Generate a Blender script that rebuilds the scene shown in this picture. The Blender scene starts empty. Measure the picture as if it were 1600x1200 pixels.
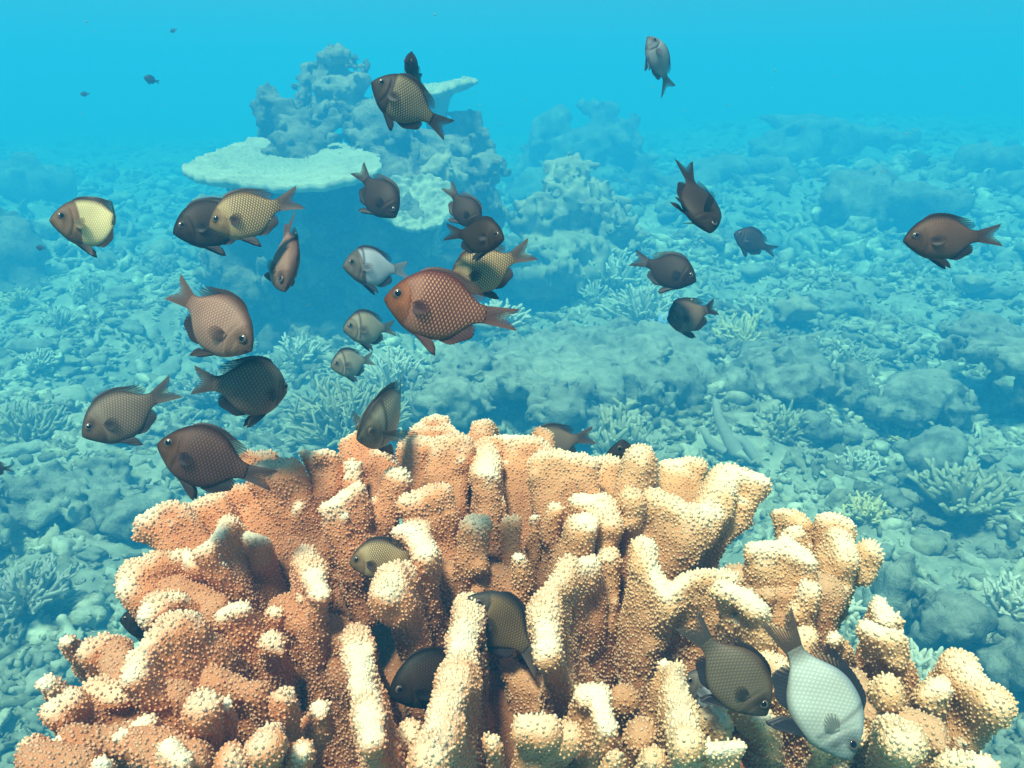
import bpy, math, random
import numpy as np
from mathutils import Vector, Matrix
R = math.radians
PI = math.pi
rng = np.random.default_rng(7)
random.seed(7)
C = bpy.context.scene.collection

# ------------------------------------------------------------------ camera
PITCH = R(17.0)
FPX = 1386.0                       # focal length in pixels of the 1600 px wide photograph
cam_d = bpy.data.cameras.new('camera')
cam = bpy.data.objects.new('camera', cam_d)
C.objects.link(cam)
cam.location = (0, 0, 0)
cam.rotation_euler = (R(90) - PITCH, 0, 0)
cam_d.sensor_width = 36.0
cam_d.lens = 36.0 * FPX / 1600.0
cam_d.clip_start = 0.02
cam_d.clip_end = 400
bpy.context.scene.camera = cam
# ------------------------------------------------------------------ light
SUN_EL, SUN_AZ = R(64), R(-24)      # high sun, a little behind and left of the camera
world = bpy.data.worlds.new('World')
bpy.context.scene.world = world
world.use_nodes = True
wn, wl = world.node_tree.nodes, world.node_tree.links
bg = wn['Background']
sky = wn.new('ShaderNodeTexSky')
sky.sky_type = 'NISHITA'; sky.sun_disc = False
sky.sun_elevation = SUN_EL; sky.sun_rotation = R(180) + SUN_AZ
tint = wn.new('ShaderNodeMix'); tint.data_type = 'RGBA'; tint.blend_type = 'MULTIPLY'
tint.inputs[0].default_value = 1.0
wl.new(sky.outputs[0], tint.inputs[6])
tint.inputs[7].default_value = (1.0, 1.0, 0.84, 1)      # the water surface above filters the skylight
wl.new(tint.outputs[2], bg.inputs[0])
bg.inputs[1].default_value = 0.052
sd = bpy.data.lights.new('sun', 'SUN')
sd.energy = 5.0; sd.angle = R(10); sd.color = (1.0, 0.91, 0.78)
sun = bpy.data.objects.new('sun', sd); C.objects.link(sun)
sdir = Vector((math.cos(SUN_EL) * math.sin(SUN_AZ), -math.cos(SUN_EL) * math.cos(SUN_AZ), math.sin(SUN_EL)))
sun.rotation_euler = sdir.to_track_quat('Z', 'Y').to_euler()
sun.location = (0, 0, 5)
sc = bpy.context.scene
sc.view_settings.view_transform = 'Standard'
sc.view_settings.look = 'None'
sc.view_settings.exposure = 0.82
sc.view_settings.gamma = 1
sc.cycles.max_bounces = 6
sc.cycles.diffuse_bounces = 3
sc.cycles.glossy_bounces = 2
sc.cycles.volume_bounces = 1
sc.cycles.transparent_max_bounces = 8

# ------------------------------------------------------------------ maths helpers
CP, SP = math.cos(PITCH), math.sin(PITCH)
FWD = np.array([0, CP, -SP]); UPV = np.array([0, SP, CP]); RGT = np.array([1., 0, 0])
def P(px, py, d):
    """world point seen at photo pixel (px,py) at distance d along the view axis"""
    return RGT * ((px - 800) / FPX * d) + UPV * (-(py - 600) / FPX * d) + FWD * d

def hsh(ix, iy, iz, seed):
    n = (ix.astype(np.int64) * 374761393 + iy.astype(np.int64) * 668265263 + iz.astype(np.int64) * 2147483647 + seed * 974711) & 0xffffffff
    n = ((n ^ (n >> 13)) * 1274126177) & 0xffffffff
    n = ((n ^ (n >> 16)) * 2246822519) & 0xffffffff
    return ((n ^ (n >> 15)) & 0xffff) / 65535.0
def vnoise(p, seed=0):
    i = np.floor(p).astype(np.int64); f = p - i
    u = f * f * f * (f * (f * 6 - 15) + 10)
    x, y, z = i[..., 0], i[..., 1], i[..., 2]
    def c(a, b, g): return hsh(x + a, y + b, z + g, seed)
    ux, uy, uz = u[..., 0], u[..., 1], u[..., 2]
    a = c(0,0,0)*(1-ux)+c(1,0,0)*ux; b = c(0,1,0)*(1-ux)+c(1,1,0)*ux
    e = c(0,0,1)*(1-ux)+c(1,0,1)*ux; g = c(0,1,1)*(1-ux)+c(1,1,1)*ux
    return ((a*(1-uy)+b*uy)*(1-uz) + (e*(1-uy)+g*uy)*uz) * 2 - 1
def fbm(p, octs=4, seed=0, gain=0.5):
    s = 0; a = 1
    for o in range(octs):
        s = s + a * vnoise(p * (2.03 ** o) + o * 17.3, seed + o); a *= gain
    return s
def worley(p, seed=0):
    i = np.floor(p).astype(np.int64); f = p - i
    best = np.full(p.shape[:-1], 9.0)
    for a in (-1, 0, 1):
        for b in (-1, 0, 1):
            for g in (-1, 0, 1):
                x, y, z = i[..., 0]+a, i[..., 1]+b, i[..., 2]+g
                dx = a + hsh(x, y, z, seed) - f[..., 0]
                dy = b + hsh(x, y, z, seed + 1) - f[..., 1]
                dz = g + hsh(x, y, z, seed + 2) - f[..., 2]
                best = np.minimum(best, dx*dx + dy*dy + dz*dz)
    return np.sqrt(best)
def smin(a, b, k):
    h = np.clip(0.5 + 0.5 * (b - a) / k, 0, 1)
    return b * (1 - h) + a * h - k * h * (1 - h)
def seg(p, a, b, ra, rb):
    ab = b - a; t = np.clip(((p - a) @ ab) / max(ab @ ab, 1e-12), 0, 1)
    return np.linalg.norm(p - (a + t[..., None] * ab), axis=-1) - (ra + (rb - ra) * t)
def grid(lo, hi, h):
    n = [int(math.ceil((hi[k] - lo[k]) / h)) + 1 for k in range(3)]
    ax = [lo[k] + h * np.arange(n[k]) for k in range(3)]
    return np.stack(np.meshgrid(*ax, indexing='ij'), -1)
def surface_nets(f, lo, h):
    """isosurface of f=0 (inside negative) -> verts, quads"""
    s = f < 0
    s[0] = s[-1] = False; s[:, 0] = s[:, -1] = False; s[:, :, 0] = s[:, :, -1] = False
    f = np.where(s, np.minimum(f, -1e-9), np.maximum(f, 1e-9))
    nx, ny, nz = f.shape
    acc = np.zeros((nx-1, ny-1, nz-1, 3)); cnt = np.zeros((nx-1, ny-1, nz-1))
    for ax in range(3):
        o = [k for k in range(3) if k != ax]
        for a in (0, 1):
            for b in (0, 1):
                sl0 = [None]*3; sl1 = [None]*3
                sl0[ax] = slice(0, -1); sl1[ax] = slice(1, None)
                for k, v in zip(o, (a, b)):
                    sl0[k] = sl1[k] = slice(v, f.shape[k] - 1 + v)
                f0, f1 = f[tuple(sl0)], f[tuple(sl1)]
                m = (f0 < 0) != (f1 < 0)
                t = np.where(m, f0 / (f0 - f1 + (~m)), 0)
                q = np.zeros(acc.shape); q[..., ax] = t; q[..., o[0]] = a; q[..., o[1]] = b
                acc += q * m[..., None]; cnt += m
    act = cnt > 0
    idx = -np.ones(act.shape, np.int64); idx[act] = np.arange(act.sum())
    cell = np.argwhere(act)
    V = (cell + acc[act] / cnt[act][:, None]) * h + np.asarray(lo)
    Q = []
    for ax in range(3):
        u, v = (ax + 1) % 3, (ax + 2) % 3
        sl0 = [slice(1, -1)]*3; sl1 = [slice(1, -1)]*3
        sl0[ax] = slice(0, -1); sl1[ax] = slice(1, None)
        s0, s1 = s[tuple(sl0)], s[tuple(sl1)]
        e = np.argwhere(s0 != s1)
        off = np.ones(3, int); off[ax] = 0
        g = e + off
        flip = s0[s0 != s1]
        def cid(du, dv):
            w = g.copy(); w[:, u] -= du; w[:, v] -= dv
            return idx[w[:, 0], w[:, 1], w[:, 2]]
        q = np.stack([cid(1, 1), cid(0, 1), cid(0, 0), cid(1, 0)], 1)
        q[~flip] = q[~flip][:, ::-1]
        Q.append(q)
    return V, np.concatenate(Q)
def vnormals(V, Q):
    n = np.cross(V[Q[:, 2]] - V[Q[:, 0]], V[Q[:, -1]] - V[Q[:, 1]])
    N = np.zeros_like(V)
    for k in range(Q.shape[1]): np.add.at(N, Q[:, k], n)
    return N / (np.linalg.norm(N, axis=1, keepdims=True) + 1e-12)

# ------------------------------------------------------------------ object helpers
def mesh_obj(name, V, F, mat=None, parent=None, attrs=None, smooth=True):
    F = [np.asarray(a, np.int32) for a in (F if isinstance(F, list) else [F]) if len(a)]
    me = bpy.data.meshes.new(name)
    me.vertices.add(len(V)); me.vertices.foreach_set('co', np.asarray(V, np.float32).ravel())
    tot = np.concatenate([np.full(len(a), a.shape[1], np.int32) for a in F])
    loops = np.concatenate([a.ravel() for a in F])
    me.loops.add(len(loops)); me.loops.foreach_set('vertex_index', loops)
    me.polygons.add(len(tot))
    me.polygons.foreach_set('loop_start', np.concatenate([[0], np.cumsum(tot)[:-1]]).astype(np.int32))
    me.polygons.foreach_set('loop_total', tot)
    me.polygons.foreach_set('use_smooth', np.full(len(tot), smooth))
    me.update(calc_edges=True); me.validate()
    for k, a in (attrs or {}).items():
        a = np.asarray(a, np.float32)
        if a.ndim == 1:
            at = me.attributes.new(k, 'FLOAT', 'POINT'); at.data.foreach_set('value', a)
        elif a.shape[1] == 3:
            at = me.attributes.new(k, 'FLOAT_VECTOR', 'POINT'); at.data.foreach_set('vector', a.ravel())
        else:
            at = me.attributes.new(k, 'FLOAT_COLOR', 'POINT'); at.data.foreach_set('color', a.ravel())
    if mat: me.materials.append(mat)
    o = bpy.data.objects.new(name, me); C.objects.link(o)
    if parent: o.parent = parent
    return o
def tag(o, label=None, cat=None, group=None, kind=None):
    if label: o['label'] = label
    if cat: o['category'] = cat
    if group: o['group'] = group
    if kind: o['kind'] = kind
    return o
def empty(name, loc=(0, 0, 0)):
    o = bpy.data.objects.new(name, None); C.objects.link(o)
    o.location = tuple(loc); o.empty_display_size = 0.02
    return o

# ------------------------------------------------------------------ materials
def new_mat(name):
    m = bpy.data.materials.new(name); m.use_nodes = True
    return m, m.node_tree.nodes, m.node_tree.links, m.node_tree.nodes['Principled BSDF']
def mixc(n, l, fac, a, b, mode='MIX'):
    x = n.new('ShaderNodeMix'); x.data_type = 'RGBA'; x.blend_type = mode
    for sock, v in ((x.inputs[0], fac), (x.inputs[6], a), (x.inputs[7], b)):
        if hasattr(v, 'is_linked') or hasattr(v, 'links'): l.new(v, sock)
        elif isinstance(v, (int, float)): sock.default_value = v
        else: sock.default_value = (*v, 1) if len(v) == 3 else v
    return x.outputs[2]
def mth(n, l, op, a, b=None, c=None, clamp=False):
    x = n.new('ShaderNodeMath'); x.operation = op; x.use_clamp = clamp
    for i, v in enumerate((a, b, c)):
        if v is None: continue
        if hasattr(v, 'links'): l.new(v, x.inputs[i])
        else: x.inputs[i].default_value = v
    return x.outputs[0]
def attr(n, name, out='Fac'):
    a = n.new('ShaderNodeAttribute'); a.attribute_name = name
    return a.outputs[out]
def ramp(n, l, src, stops):
    r = n.new('ShaderNodeValToRGB'); l.new(src, r.inputs[0])
    e = r.color_ramp.elements
    while len(e) < len(stops): e.new(0.5)
    for k, (p, c) in enumerate(stops):
        e[k].position = p; e[k].color = (*c, 1) if len(c) == 3 else (c[0],)*3 + (1,)
    return r.outputs[0]
def noise(n, l, scale, detail=4, rough=0.55, vec=None):
    x = n.new('ShaderNodeTexNoise'); x.inputs['Scale'].default_value = scale
    x.inputs['Detail'].default_value = detail; x.inputs['Roughness'].default_value = rough
    if vec is not None: l.new(vec, x.inputs['Vector'])
    return x.outputs[0]
def objco(n, geo=True):
    if geo: return n.new('ShaderNodeNewGeometry').outputs['Position']
    return n.new('ShaderNodeTexCoord').outputs['Object']

K = 2.4          # the reef flat lies K * 0.8 m below the camera
def reef_mat(name, light, mid, dark, scale=9.0, tone=False, silt=0.55, bump=0.5, bdist=0.02, patch=3.2):
    scale, patch, bdist = scale / K, patch / K, bdist * K
    m, n, l, b = new_mat(name)
    pos = objco(n)
    a = noise(n, l, scale, 6, 0.65, pos); c = noise(n, l, scale * 5.3, 5, 0.7, pos)
    base = ramp(n, l, a, [(0.34, dark), (0.5, mid), (0.66, light)])
    sp = ramp(n, l, c, [(0.38, (0.0,)), (0.62, (1.0,))])
    base = mixc(n, l, mth(n, l, 'MULTIPLY', sp, 0.4), base, light)
    base = mixc(n, l, mth(n, l, 'MULTIPLY', ramp(n, l, noise(n, l, patch, 5, 0.65, pos), [(0.44, (0.0,)), (0.58, (1.0,))]), 0.6), base, dark)
    geo = n.new('ShaderNodeNewGeometry')
    sx = n.new('ShaderNodeSeparateXYZ'); l.new(geo.outputs['Normal'], sx.inputs[0])
    up = mth(n, l, 'MULTIPLY', mth(n, l, 'MULTIPLY_ADD', sx.outputs[2], 1.6, -0.6, True), silt)
    base = mixc(n, l, mth(n, l, 'MULTIPLY', up, ramp(n, l, noise(n, l, scale * 2.1, 4, 0.6, pos), [(0.35, (0.3,)), (0.6, (1.0,))])), base, tuple(min(0.8, v * 1.25) for v in light))
    if tone:
        base = mixc(n, l, 1.0, base, ramp(n, l, attr(n, 'tone'), [(0.0, (0.30, 0.30, 0.26)), (0.35, (0.62, 0.60, 0.50)), (0.75, (1.0, 0.99, 0.95)), (1.0, (1.35, 1.32, 1.25))]), 'MULTIPLY')
    l.new(base, b.inputs['Base Color']); b.inputs['Roughness'].default_value = 0.95
    b.inputs['Specular IOR Level'].default_value = 0.15
    bp = n.new('ShaderNodeBump'); bp.inputs['Strength'].default_value = bump; bp.inputs['Distance'].default_value = bdist
    hgt = mth(n, l, 'ADD', noise(n, l, scale * 4, 6, 0.7, pos), mth(n, l, 'MULTIPLY', noise(n, l, scale * 16, 4, 0.7, pos), 0.5))
    l.new(hgt, bp.inputs['Height']); l.new(bp.outputs[0], b.inputs['Normal'])
    return m
M_ground = reef_mat('rubble_ground_mat', (0.50, 0.51, 0.35), (0.25, 0.27, 0.18), (0.07, 0.08, 0.055), 14, False, 0.5, 0.6, 0.008)
M_rubble = reef_mat('rubble_mat', (0.76, 0.77, 0.52), (0.43, 0.44, 0.29), (0.10, 0.11, 0.075), 22, True, 0.35, 0.7, 0.006)
M_rock = reef_mat('reef_rock_mat', (0.54, 0.56, 0.39), (0.27, 0.29, 0.20), (0.07, 0.085, 0.06), 12, False, 0.45, 1.0, 0.010)
M_far = reef_mat('coral_head_mat', (0.62, 0.58, 0.36), (0.34, 0.33, 0.20), (0.07, 0.08, 0.05), 9, False, 0.4, 0.9, 0.03)
M_pale = reef_mat('pale_coral_mat', (0.52, 0.52, 0.33), (0.42, 0.43, 0.27), (0.24, 0.26, 0.17), 16, False, 0.35, 0.5, 0.005)
M_dome = reef_mat('dome_coral_mat', (0.48, 0.45, 0.27), (0.34, 0.32, 0.19), (0.16, 0.16, 0.10), 16, False, 0.4, 0.5, 0.005)

def branchy_mat(name, tipc, basec):
    m, n, l, b = new_mat(name)
    t = attr(n, 'tip'); pos = objco(n)
    col = mixc(n, l, t, basec, tipc)
    col = mixc(n, l, mth(n, l, 'MULTIPLY', noise(n, l, 60, 4, 0.6, pos), 0.5), col, tuple(v * 0.5 for v in basec))
    l.new(col, b.inputs['Base Color']); b.inputs['Roughness'].default_value = 0.9
    b.inputs['Specular IOR Level'].default_value = 0.2
    bp = n.new('ShaderNodeBump'); bp.inputs['Strength'].default_value = 0.6; bp.inputs['Distance'].default_value = 0.004
    l.new(noise(n, l, 260, 3, 0.6, pos), bp.inputs['Height']); l.new(bp.outputs[0], b.inputs['Normal'])
    return m
M_br_white = branchy_mat('white_branch_mat', (0.74, 0.74, 0.54), (0.36, 0.38, 0.26))
M_br_green = branchy_mat('green_branch_mat', (0.52, 0.52, 0.32), (0.15, 0.17, 0.10))
M_br_yellow = branchy_mat('yellow_branch_mat', (0.80, 0.72, 0.34), (0.40, 0.38, 0.20))
M_br_dead = branchy_mat('dead_branch_mat', (0.50, 0.50, 0.38), (0.20, 0.22, 0.16))
M_br_blue = branchy_mat('blue_branch_mat', (0.45, 0.62, 0.85), (0.20, 0.33, 0.50))

# hero coral: orange flesh, cream growing tips, paler tube ends
def hero_mat():
    m, n, l, b = new_mat('finger_coral_mat')
    pos = objco(n)
    tip = attr(n, 'tip'); nod = attr(n, 'nod'); hue = attr(n, 'hue'); recess_shade = attr(n, 'deep')
    nz = noise(n, l, 38, 4, 0.6, pos)
    flesh_l = mixc(n, l, nz, (0.62, 0.145, 0.045), (0.80, 0.31, 0.125))
    flesh_r = mixc(n, l, nz, (0.72, 0.32, 0.115), (0.85, 0.54, 0.26))
    flesh = mixc(n, l, hue, flesh_l, flesh_r)
    flesh = mixc(n, l, recess_shade, flesh, (0.24, 0.055, 0.016))  # recess shade painted into the flesh colour towards the roots
    fine = noise(n, l, 900, 3, 0.7, pos)
    flesh = mixc(n, l, mth(n, l, 'MULTIPLY', ramp(n, l, fine, [(0.42, (0.0,)), (0.60, (1.0,))]), 0.35), flesh, (0.82, 0.46, 0.22))
    cream = mixc(n, l, nz, (0.90, 0.68, 0.42), (0.94, 0.82, 0.60))
    tube = mixc(n, l, hue, (0.84, 0.48, 0.30), (0.84, 0.62, 0.36))
    c1 = mixc(n, l, mth(n, l, 'MULTIPLY', nod, 0.38), flesh, tube)
    c2 = mixc(n, l, tip, c1, cream)
    l.new(c2, b.inputs['Base Color'])
    b.inputs['Roughness'].default_value = 0.62
    b.inputs['Specular IOR Level'].default_value = 0.3
    b.inputs['Subsurface Weight'].default_value = 0.15
    b.inputs['Subsurface Radius'].default_value = (1.0, 0.45, 0.25); b.inputs['Subsurface Scale'].default_value = 0.0035
    bp = n.new('ShaderNodeBump'); bp.inputs['Strength'].default_value = 0.7; bp.inputs['Distance'].default_value = 0.0012
    vo = n.new('ShaderNodeTexVoronoi'); vo.inputs['Scale'].default_value = 620; l.new(pos, vo.inputs['Vector'])
    l.new(mth(n, l, 'ADD', fine, vo.outputs[0]), bp.inputs['Height']); l.new(bp.outputs[0], b.inputs['Normal'])
    return m
M_hero = hero_mat()

# ------------------------------------------------------------------ haze (the water itself)
def make_haze():
    lo = (-120, -10, -8.0); hi = (120, 150, 2.0)
    V = [(x, y, z) for x in (lo[0], hi[0]) for y in (lo[1], hi[1]) for z in (lo[2], hi[2])]
    F = [(0, 1, 3, 2), (4, 6, 7, 5), (0, 4, 5, 1), (2, 3, 7, 6), (0, 2, 6, 4), (1, 5, 7, 3)]
    m = bpy.data.materials.new('haze_mat'); m.use_nodes = True
    n, l = m.node_tree.nodes, m.node_tree.links
    n.remove(n['Principled BSDF'])
    pv = n.new('ShaderNodeVolumePrincipled')
    pv.inputs['Color'].default_value = (0.02, 0.25, 0.51, 1)
    pv.inputs['Absorption Color'].default_value = (0.07, 0.60, 0.90, 1)
    pv.inputs['Density'].default_value = 0.22
    pv.inputs['Anisotropy'].default_value = 0.0
    l.new(pv.outputs[0], n['Material Output'].inputs['Volume'])
    o = mesh_obj('haze', V, np.array(F), m, smooth=False)
    return tag(o, kind='stuff')
make_haze()

# ------------------------------------------------------------------ sea floor
def ground_z(x, y):
    x = x / K; y = y / K
    p = np.stack([x, y, np.zeros_like(x)], -1)
    z = -0.80 + 0.035 * np.clip(y - 3, 0, 9) + 0.02 * np.clip(x, 0, 4) * np.clip(y - 2, 0, 4)
    z = z + 0.10 * vnoise(p * 1.1 + 3.3, 11) * np.clip(y / 2.5, 0.3, 1.4)
    z = z + 0.06 * vnoise(p * 3.1, 12) + 0.035 * vnoise(p * 7.1, 13)
    return z * K
def make_ground():
    n = 760
    u = np.linspace(-1, 1, n); xs = 0.62 * np.sinh(u * 5.3) * (60 / (0.62 * math.sinh(5.3)))
    v = np.linspace(0, 1, n); ys = -4.5 + 5.7 * v / 0.18
    ys = np.where(v < 0.12, -4.8 + v / 0.12 * 5.2, 0.4 + 0.33 * (np.exp((v - 0.12) / 0.88 * 5.3) - 1))
    X, Y = np.meshgrid(xs, ys, indexing='ij')
    Z = ground_z(X, Y)
    p = np.stack([X, Y, np.zeros_like(X)], -1)
    p = p / K
    Z = Z + K * (0.016 * (0.6 - worley(p * 14, 5)) + 0.010 * vnoise(p * 26, 14) + 0.005 * vnoise(p * 60, 15))
    V = np.stack([X, Y, Z], -1).reshape(-1, 3)
    i = np.arange(n * n).reshape(n, n)
    Q = np.stack([i[:-1, :-1], i[1:, :-1], i[1:, 1:], i[:-1, 1:]], -1).reshape(-1, 4)
    o = mesh_obj('seabed', V, Q, M_ground)
    tag(o, kind='structure')
make_ground()

# ------------------------------------------------------------------ rubble (countless broken fragments: stuff)
def proto_frag(k, res):
    r = np.random.default_rng(100 + k)
    g = grid((-0.75,) * 3, (0.75,) * 3, res)
    kind = k % 5
    f = np.full(g.shape[:-1], 9.0)
    if kind in (0, 1, 2):       # finger fragments, some forked
        a = np.array([-0.5, 0, 0]); b = np.array([0.12 * r.normal(), 0.1 * r.normal(), 0.05]); c = np.array([0.5, 0.18 * r.normal(), 0.1 * r.normal()])
        r0 = r.uniform(0.10, 0.17)
        f = seg(g, a, b, r0, r0 * 1.1); f = smin(f, seg(g, b, c, r0 * 1.1, r0 * 0.7), 0.05)
        for _ in range(kind):
            e = b + np.array([r.uniform(-.1, .35), r.choice([-1, 1]) * r.uniform(.25, .4), r.uniform(0, .3)])
            f = smin(f, seg(g, b, e, r0, r0 * 0.65), 0.06)
    elif kind == 3:             # chunk
        f = np.linalg.norm((g - 0) / np.array([0.48, 0.36, 0.27]), axis=-1) * 0.33 - 0.33
    else:                       # flake
        f = np.linalg.norm(g / np.array([0.5, 0.38, 0.15]), axis=-1) * 0.2 - 0.2
    f = f + 0.085 * fbm(g * 4.3 + k * 9, 3, k)
    return surface_nets(f, (-0.75,) * 3, res)
def make_rubble():
    VV, QQ, TO = [], [], []; off = 0
    def scatter(n, y0, y1, s0, s1, protos, seed, power=1.0, sink=0.15):
        nonlocal off
        r = np.random.default_rng(seed)
        y0, y1, s0, s1 = y0 * K, y1 * K, s0 * K, s1 * K
        yy = np.exp(r.uniform(math.log(y0), math.log(y1), n) * 1.0) if power else r.uniform(y0, y1, n)
        xx = r.uniform(-1, 1, n) * (0.85 * yy + 0.6)
        # clumpy: keep fewer in sandy patches
        c = vnoise(np.stack([xx, yy, np.zeros(n)], -1), 91)
        keep = r.uniform(-1.3, 1, n) < c + 0.5
        xx, yy = xx[keep], yy[keep]; n = len(xx)
        zz = ground_z(xx, yy)
        sz = s0 * (s1 / s0) ** (r.uniform(0, 1, n) ** 1.7)
        pi_ = r.integers(0, len(protos), n)
        ang = r.uniform(0, 2 * PI, n); tx = r.normal(0, 0.45, n); ty = r.normal(0, 0.45, n)
        for k, (V, Q) in enumerate(protos):
            s = np.where(pi_ == k)[0]
            if not len(s): continue
            ca, sa = np.cos(ang[s]), np.sin(ang[s]); cx, sx = np.cos(tx[s]), np.sin(tx[s]); cy, sy = np.cos(ty[s]), np.sin(ty[s])
            Rz = np.zeros((len(s), 3, 3)); Rz[:, 0, 0] = ca; Rz[:, 0, 1] = -sa; Rz[:, 1, 0] = sa; Rz[:, 1, 1] = ca; Rz[:, 2, 2] = 1
            Rx = np.zeros_like(Rz); Rx[:, 0, 0] = 1; Rx[:, 1, 1] = cx; Rx[:, 1, 2] = -sx; Rx[:, 2, 1] = sx; Rx[:, 2, 2] = cx
            Ry = np.zeros_like(Rz); Ry[:, 1, 1] = 1; Ry[:, 0, 0] = cy; Ry[:, 0, 2] = sy; Ry[:, 2, 0] = -sy; Ry[:, 2, 2] = cy
            M = Rz @ Rx @ Ry * sz[s][:, None, None]
            W = np.einsum('nij,vj->nvi', M, V) + np.stack([xx[s], yy[s], zz[s] + sz[s] * r.uniform(-0.05, sink, len(s))], -1)[:, None]
            VV.append(W.reshape(-1, 3)); TO.append(np.repeat(np.clip(r.beta(2.2, 1.8, len(s)) + 0.25 * vnoise(np.stack([xx[s], yy[s], 0 * xx[s]], -1) * 1.3, 55), 0, 1), len(V)))
            q = Q[None] + (np.arange(len(s)) * len(V))[:, None, None] + off
            QQ.append(q.reshape(-1, 4)); off += len(s) * len(V)
    near = [proto_frag(k, 0.085) for k in range(15)]
    mid = [proto_frag(k + 20, 0.13) for k in range(10)]
    far = [proto_frag(k + 40, 0.17) for k in range(10)]
    scatter(21000, 0.75, 2.8, 0.012, 0.06, near, 1, sink=0.3)
    scatter(23000, 2.0, 5.0, 0.022, 0.085, mid, 2, sink=0.3)
    scatter(18000, 4.0, 14.0, 0.045, 0.20, far, 3, sink=0.3)
    o = mesh_obj('coral_rubble', np.concatenate(VV), np.concatenate(QQ), M_rubble, attrs={'tone': np.concatenate(TO)})
    tag(o, kind='stuff')
make_rubble()

# ------------------------------------------------------------------ reef rocks and coral heads
def biggest(V, Q):
    # keep the one connected body, dropping loose crumbs
    lab = np.arange(len(V))
    for _ in range(200):
        m = lab[Q].min(1); new = lab.copy()
        for k in range(4): np.minimum.at(new, Q[:, k], m)
        new = new[new]; new = new[new]
        if (new == lab).all(): break
        lab = new
    u, c = np.unique(lab, return_counts=True); keep = lab == u[c.argmax()]
    Q = Q[keep[Q[:, 0]]]; idx = np.cumsum(keep) - 1
    return V[keep], idx[Q]
def sdf_rock(name, label, cat, blobs, h, mat, noise_amp=0.03, noise_f=6, knob=0.0, knob_f=14, k=0.05, seed=1, group=None, flat=None):
    """blobs: list of (center world, radii) ellipsoids"""
    h, noise_amp, noise_f, knob, knob_f, k = h * K, noise_amp * K, noise_f / K, knob * K, knob_f / K, k * K
    cs = np.array([b[0] for b in blobs], float); rs = np.array([b[1] if np.ndim(b[1]) else (b[1],)*3 for b in blobs], float)
    pad = noise_amp * 2.2 + knob + 3 * h
    lo = (cs - rs).min(0) - pad; hi = (cs + rs).max(0) + pad
    g = grid(lo, hi, h)
    f = np.full(g.shape[:-1], 9.0)
    for c, r in zip(cs, rs):
        mr = r.min(); q = np.linalg.norm((g - c) / r, axis=-1)
        f = smin(f, (q - 1) * (mr * 0.5 + r.mean() * 0.5), k)
    near = np.abs(f) < noise_amp * 3.0 + knob + 2 * h
    p = g[near]
    fb = fbm(p * noise_f + seed * 5.1, 4, seed, 0.6) + 0.45 * fbm(p * noise_f * 5.2 + seed, 3, seed + 30, 0.65)
    d = noise_amp * (0.7 * fb + 1.3 * (0.45 - np.abs(vnoise(p * noise_f * 1.7 + seed, seed + 9))) + 0.5 * (0.4 - np.abs(vnoise(p * noise_f * 4.1 + seed, seed + 8))))
    if knob: d = d + knob * (np.clip(worley(p * knob_f, seed), 0, 0.8) - 0.35)
    f[near] += d
    V, Q = surface_nets(f, lo, h)
    V, Q = biggest(V, Q)
    org = np.array([cs[:, 0].mean(), cs[:, 1].mean(), V[:, 2].min()])
    o = mesh_obj(name, V - org, Q, mat); o.location = org
    tag(o, label, cat, group)
    return o
def bl(px, py, d, rx, rz=None, ry=None):
    """ellipsoid at a photo pixel, radii given in photo pixels at that distance"""
    d = d * K; s = d / FPX
    rz = rx if rz is None else rz; ry = rx if ry is None else ry
    return (P(px, py, d), (rx * s, ry * s, rz * s))

# big coral head in the back
sdf_rock('coral_mound', 'large pale hazy coral head behind the white table coral, the biggest mound', 'coral head',
    [bl(450, 190, 3.5, 52, 52, 70), bl(425, 150, 3.5, 26, 20), bl(530, 150, 3.5, 46, 48, 60), bl(540, 112, 3.5, 34, 16, 30), bl(600, 200, 3.4, 66, 50, 80), bl(695, 232, 3.5, 62, 46, 80),
     bl(760, 268, 3.6, 40, 44, 60), bl(745, 330, 3.6, 50, 50, 70), bl(360, 330, 3.4, 50, 40, 60), bl(620, 350, 3.1, 40, 30, 40), bl(400, 440, 3.0, 50, 40, 40), bl(540, 470, 3.0, 60, 30, 40), bl(480, 360, 3.05, 40, 26, 40), bl(480, 270, 3.4, 92, 70, 100), bl(590, 300, 3.4, 120, 80, 100), bl(700, 310, 3.5, 80, 60, 90),
     bl(440, 400, 3.3, 112, 100, 120), bl(560, 420, 3.4, 115, 95, 110), bl(650, 400, 3.5, 80, 70, 90), bl(500, 500, 3.4, 140, 60, 140)],
    0.0105, M_far, 0.07, 5.5, 0.08, 10, 0.04, 3)
sdf_rock('coral_mound', 'knobbly cone shaped coral mound right of the biggest coral head', 'coral head',
    [bl(892, 275, 3.9, 42, 34, 50), bl(905, 330, 3.9, 66, 60, 70), bl(835, 345, 3.8, 40, 40, 50), bl(960, 360, 3.9, 44, 44, 55), bl(880, 410, 3.8, 100, 56, 90)],
    0.012, M_dome, 0.035, 8, 0.07, 17, 0.05, 5)
sdf_rock('coral_mound', 'faint bluish coral head far away behind the knobbly cone mound', 'coral head',
    [bl(930, 175, 7.0, 30, 30), bl(870, 195, 7.0, 34, 32), bl(905, 240, 7.0, 70, 46), bl(975, 230, 6.8, 42, 40), bl(840, 250, 7.2, 40, 30), bl(900, 300, 6.8, 110, 40)],
    0.03, M_far, 0.10, 3, 0.12, 6, 0.1, 6)
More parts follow.
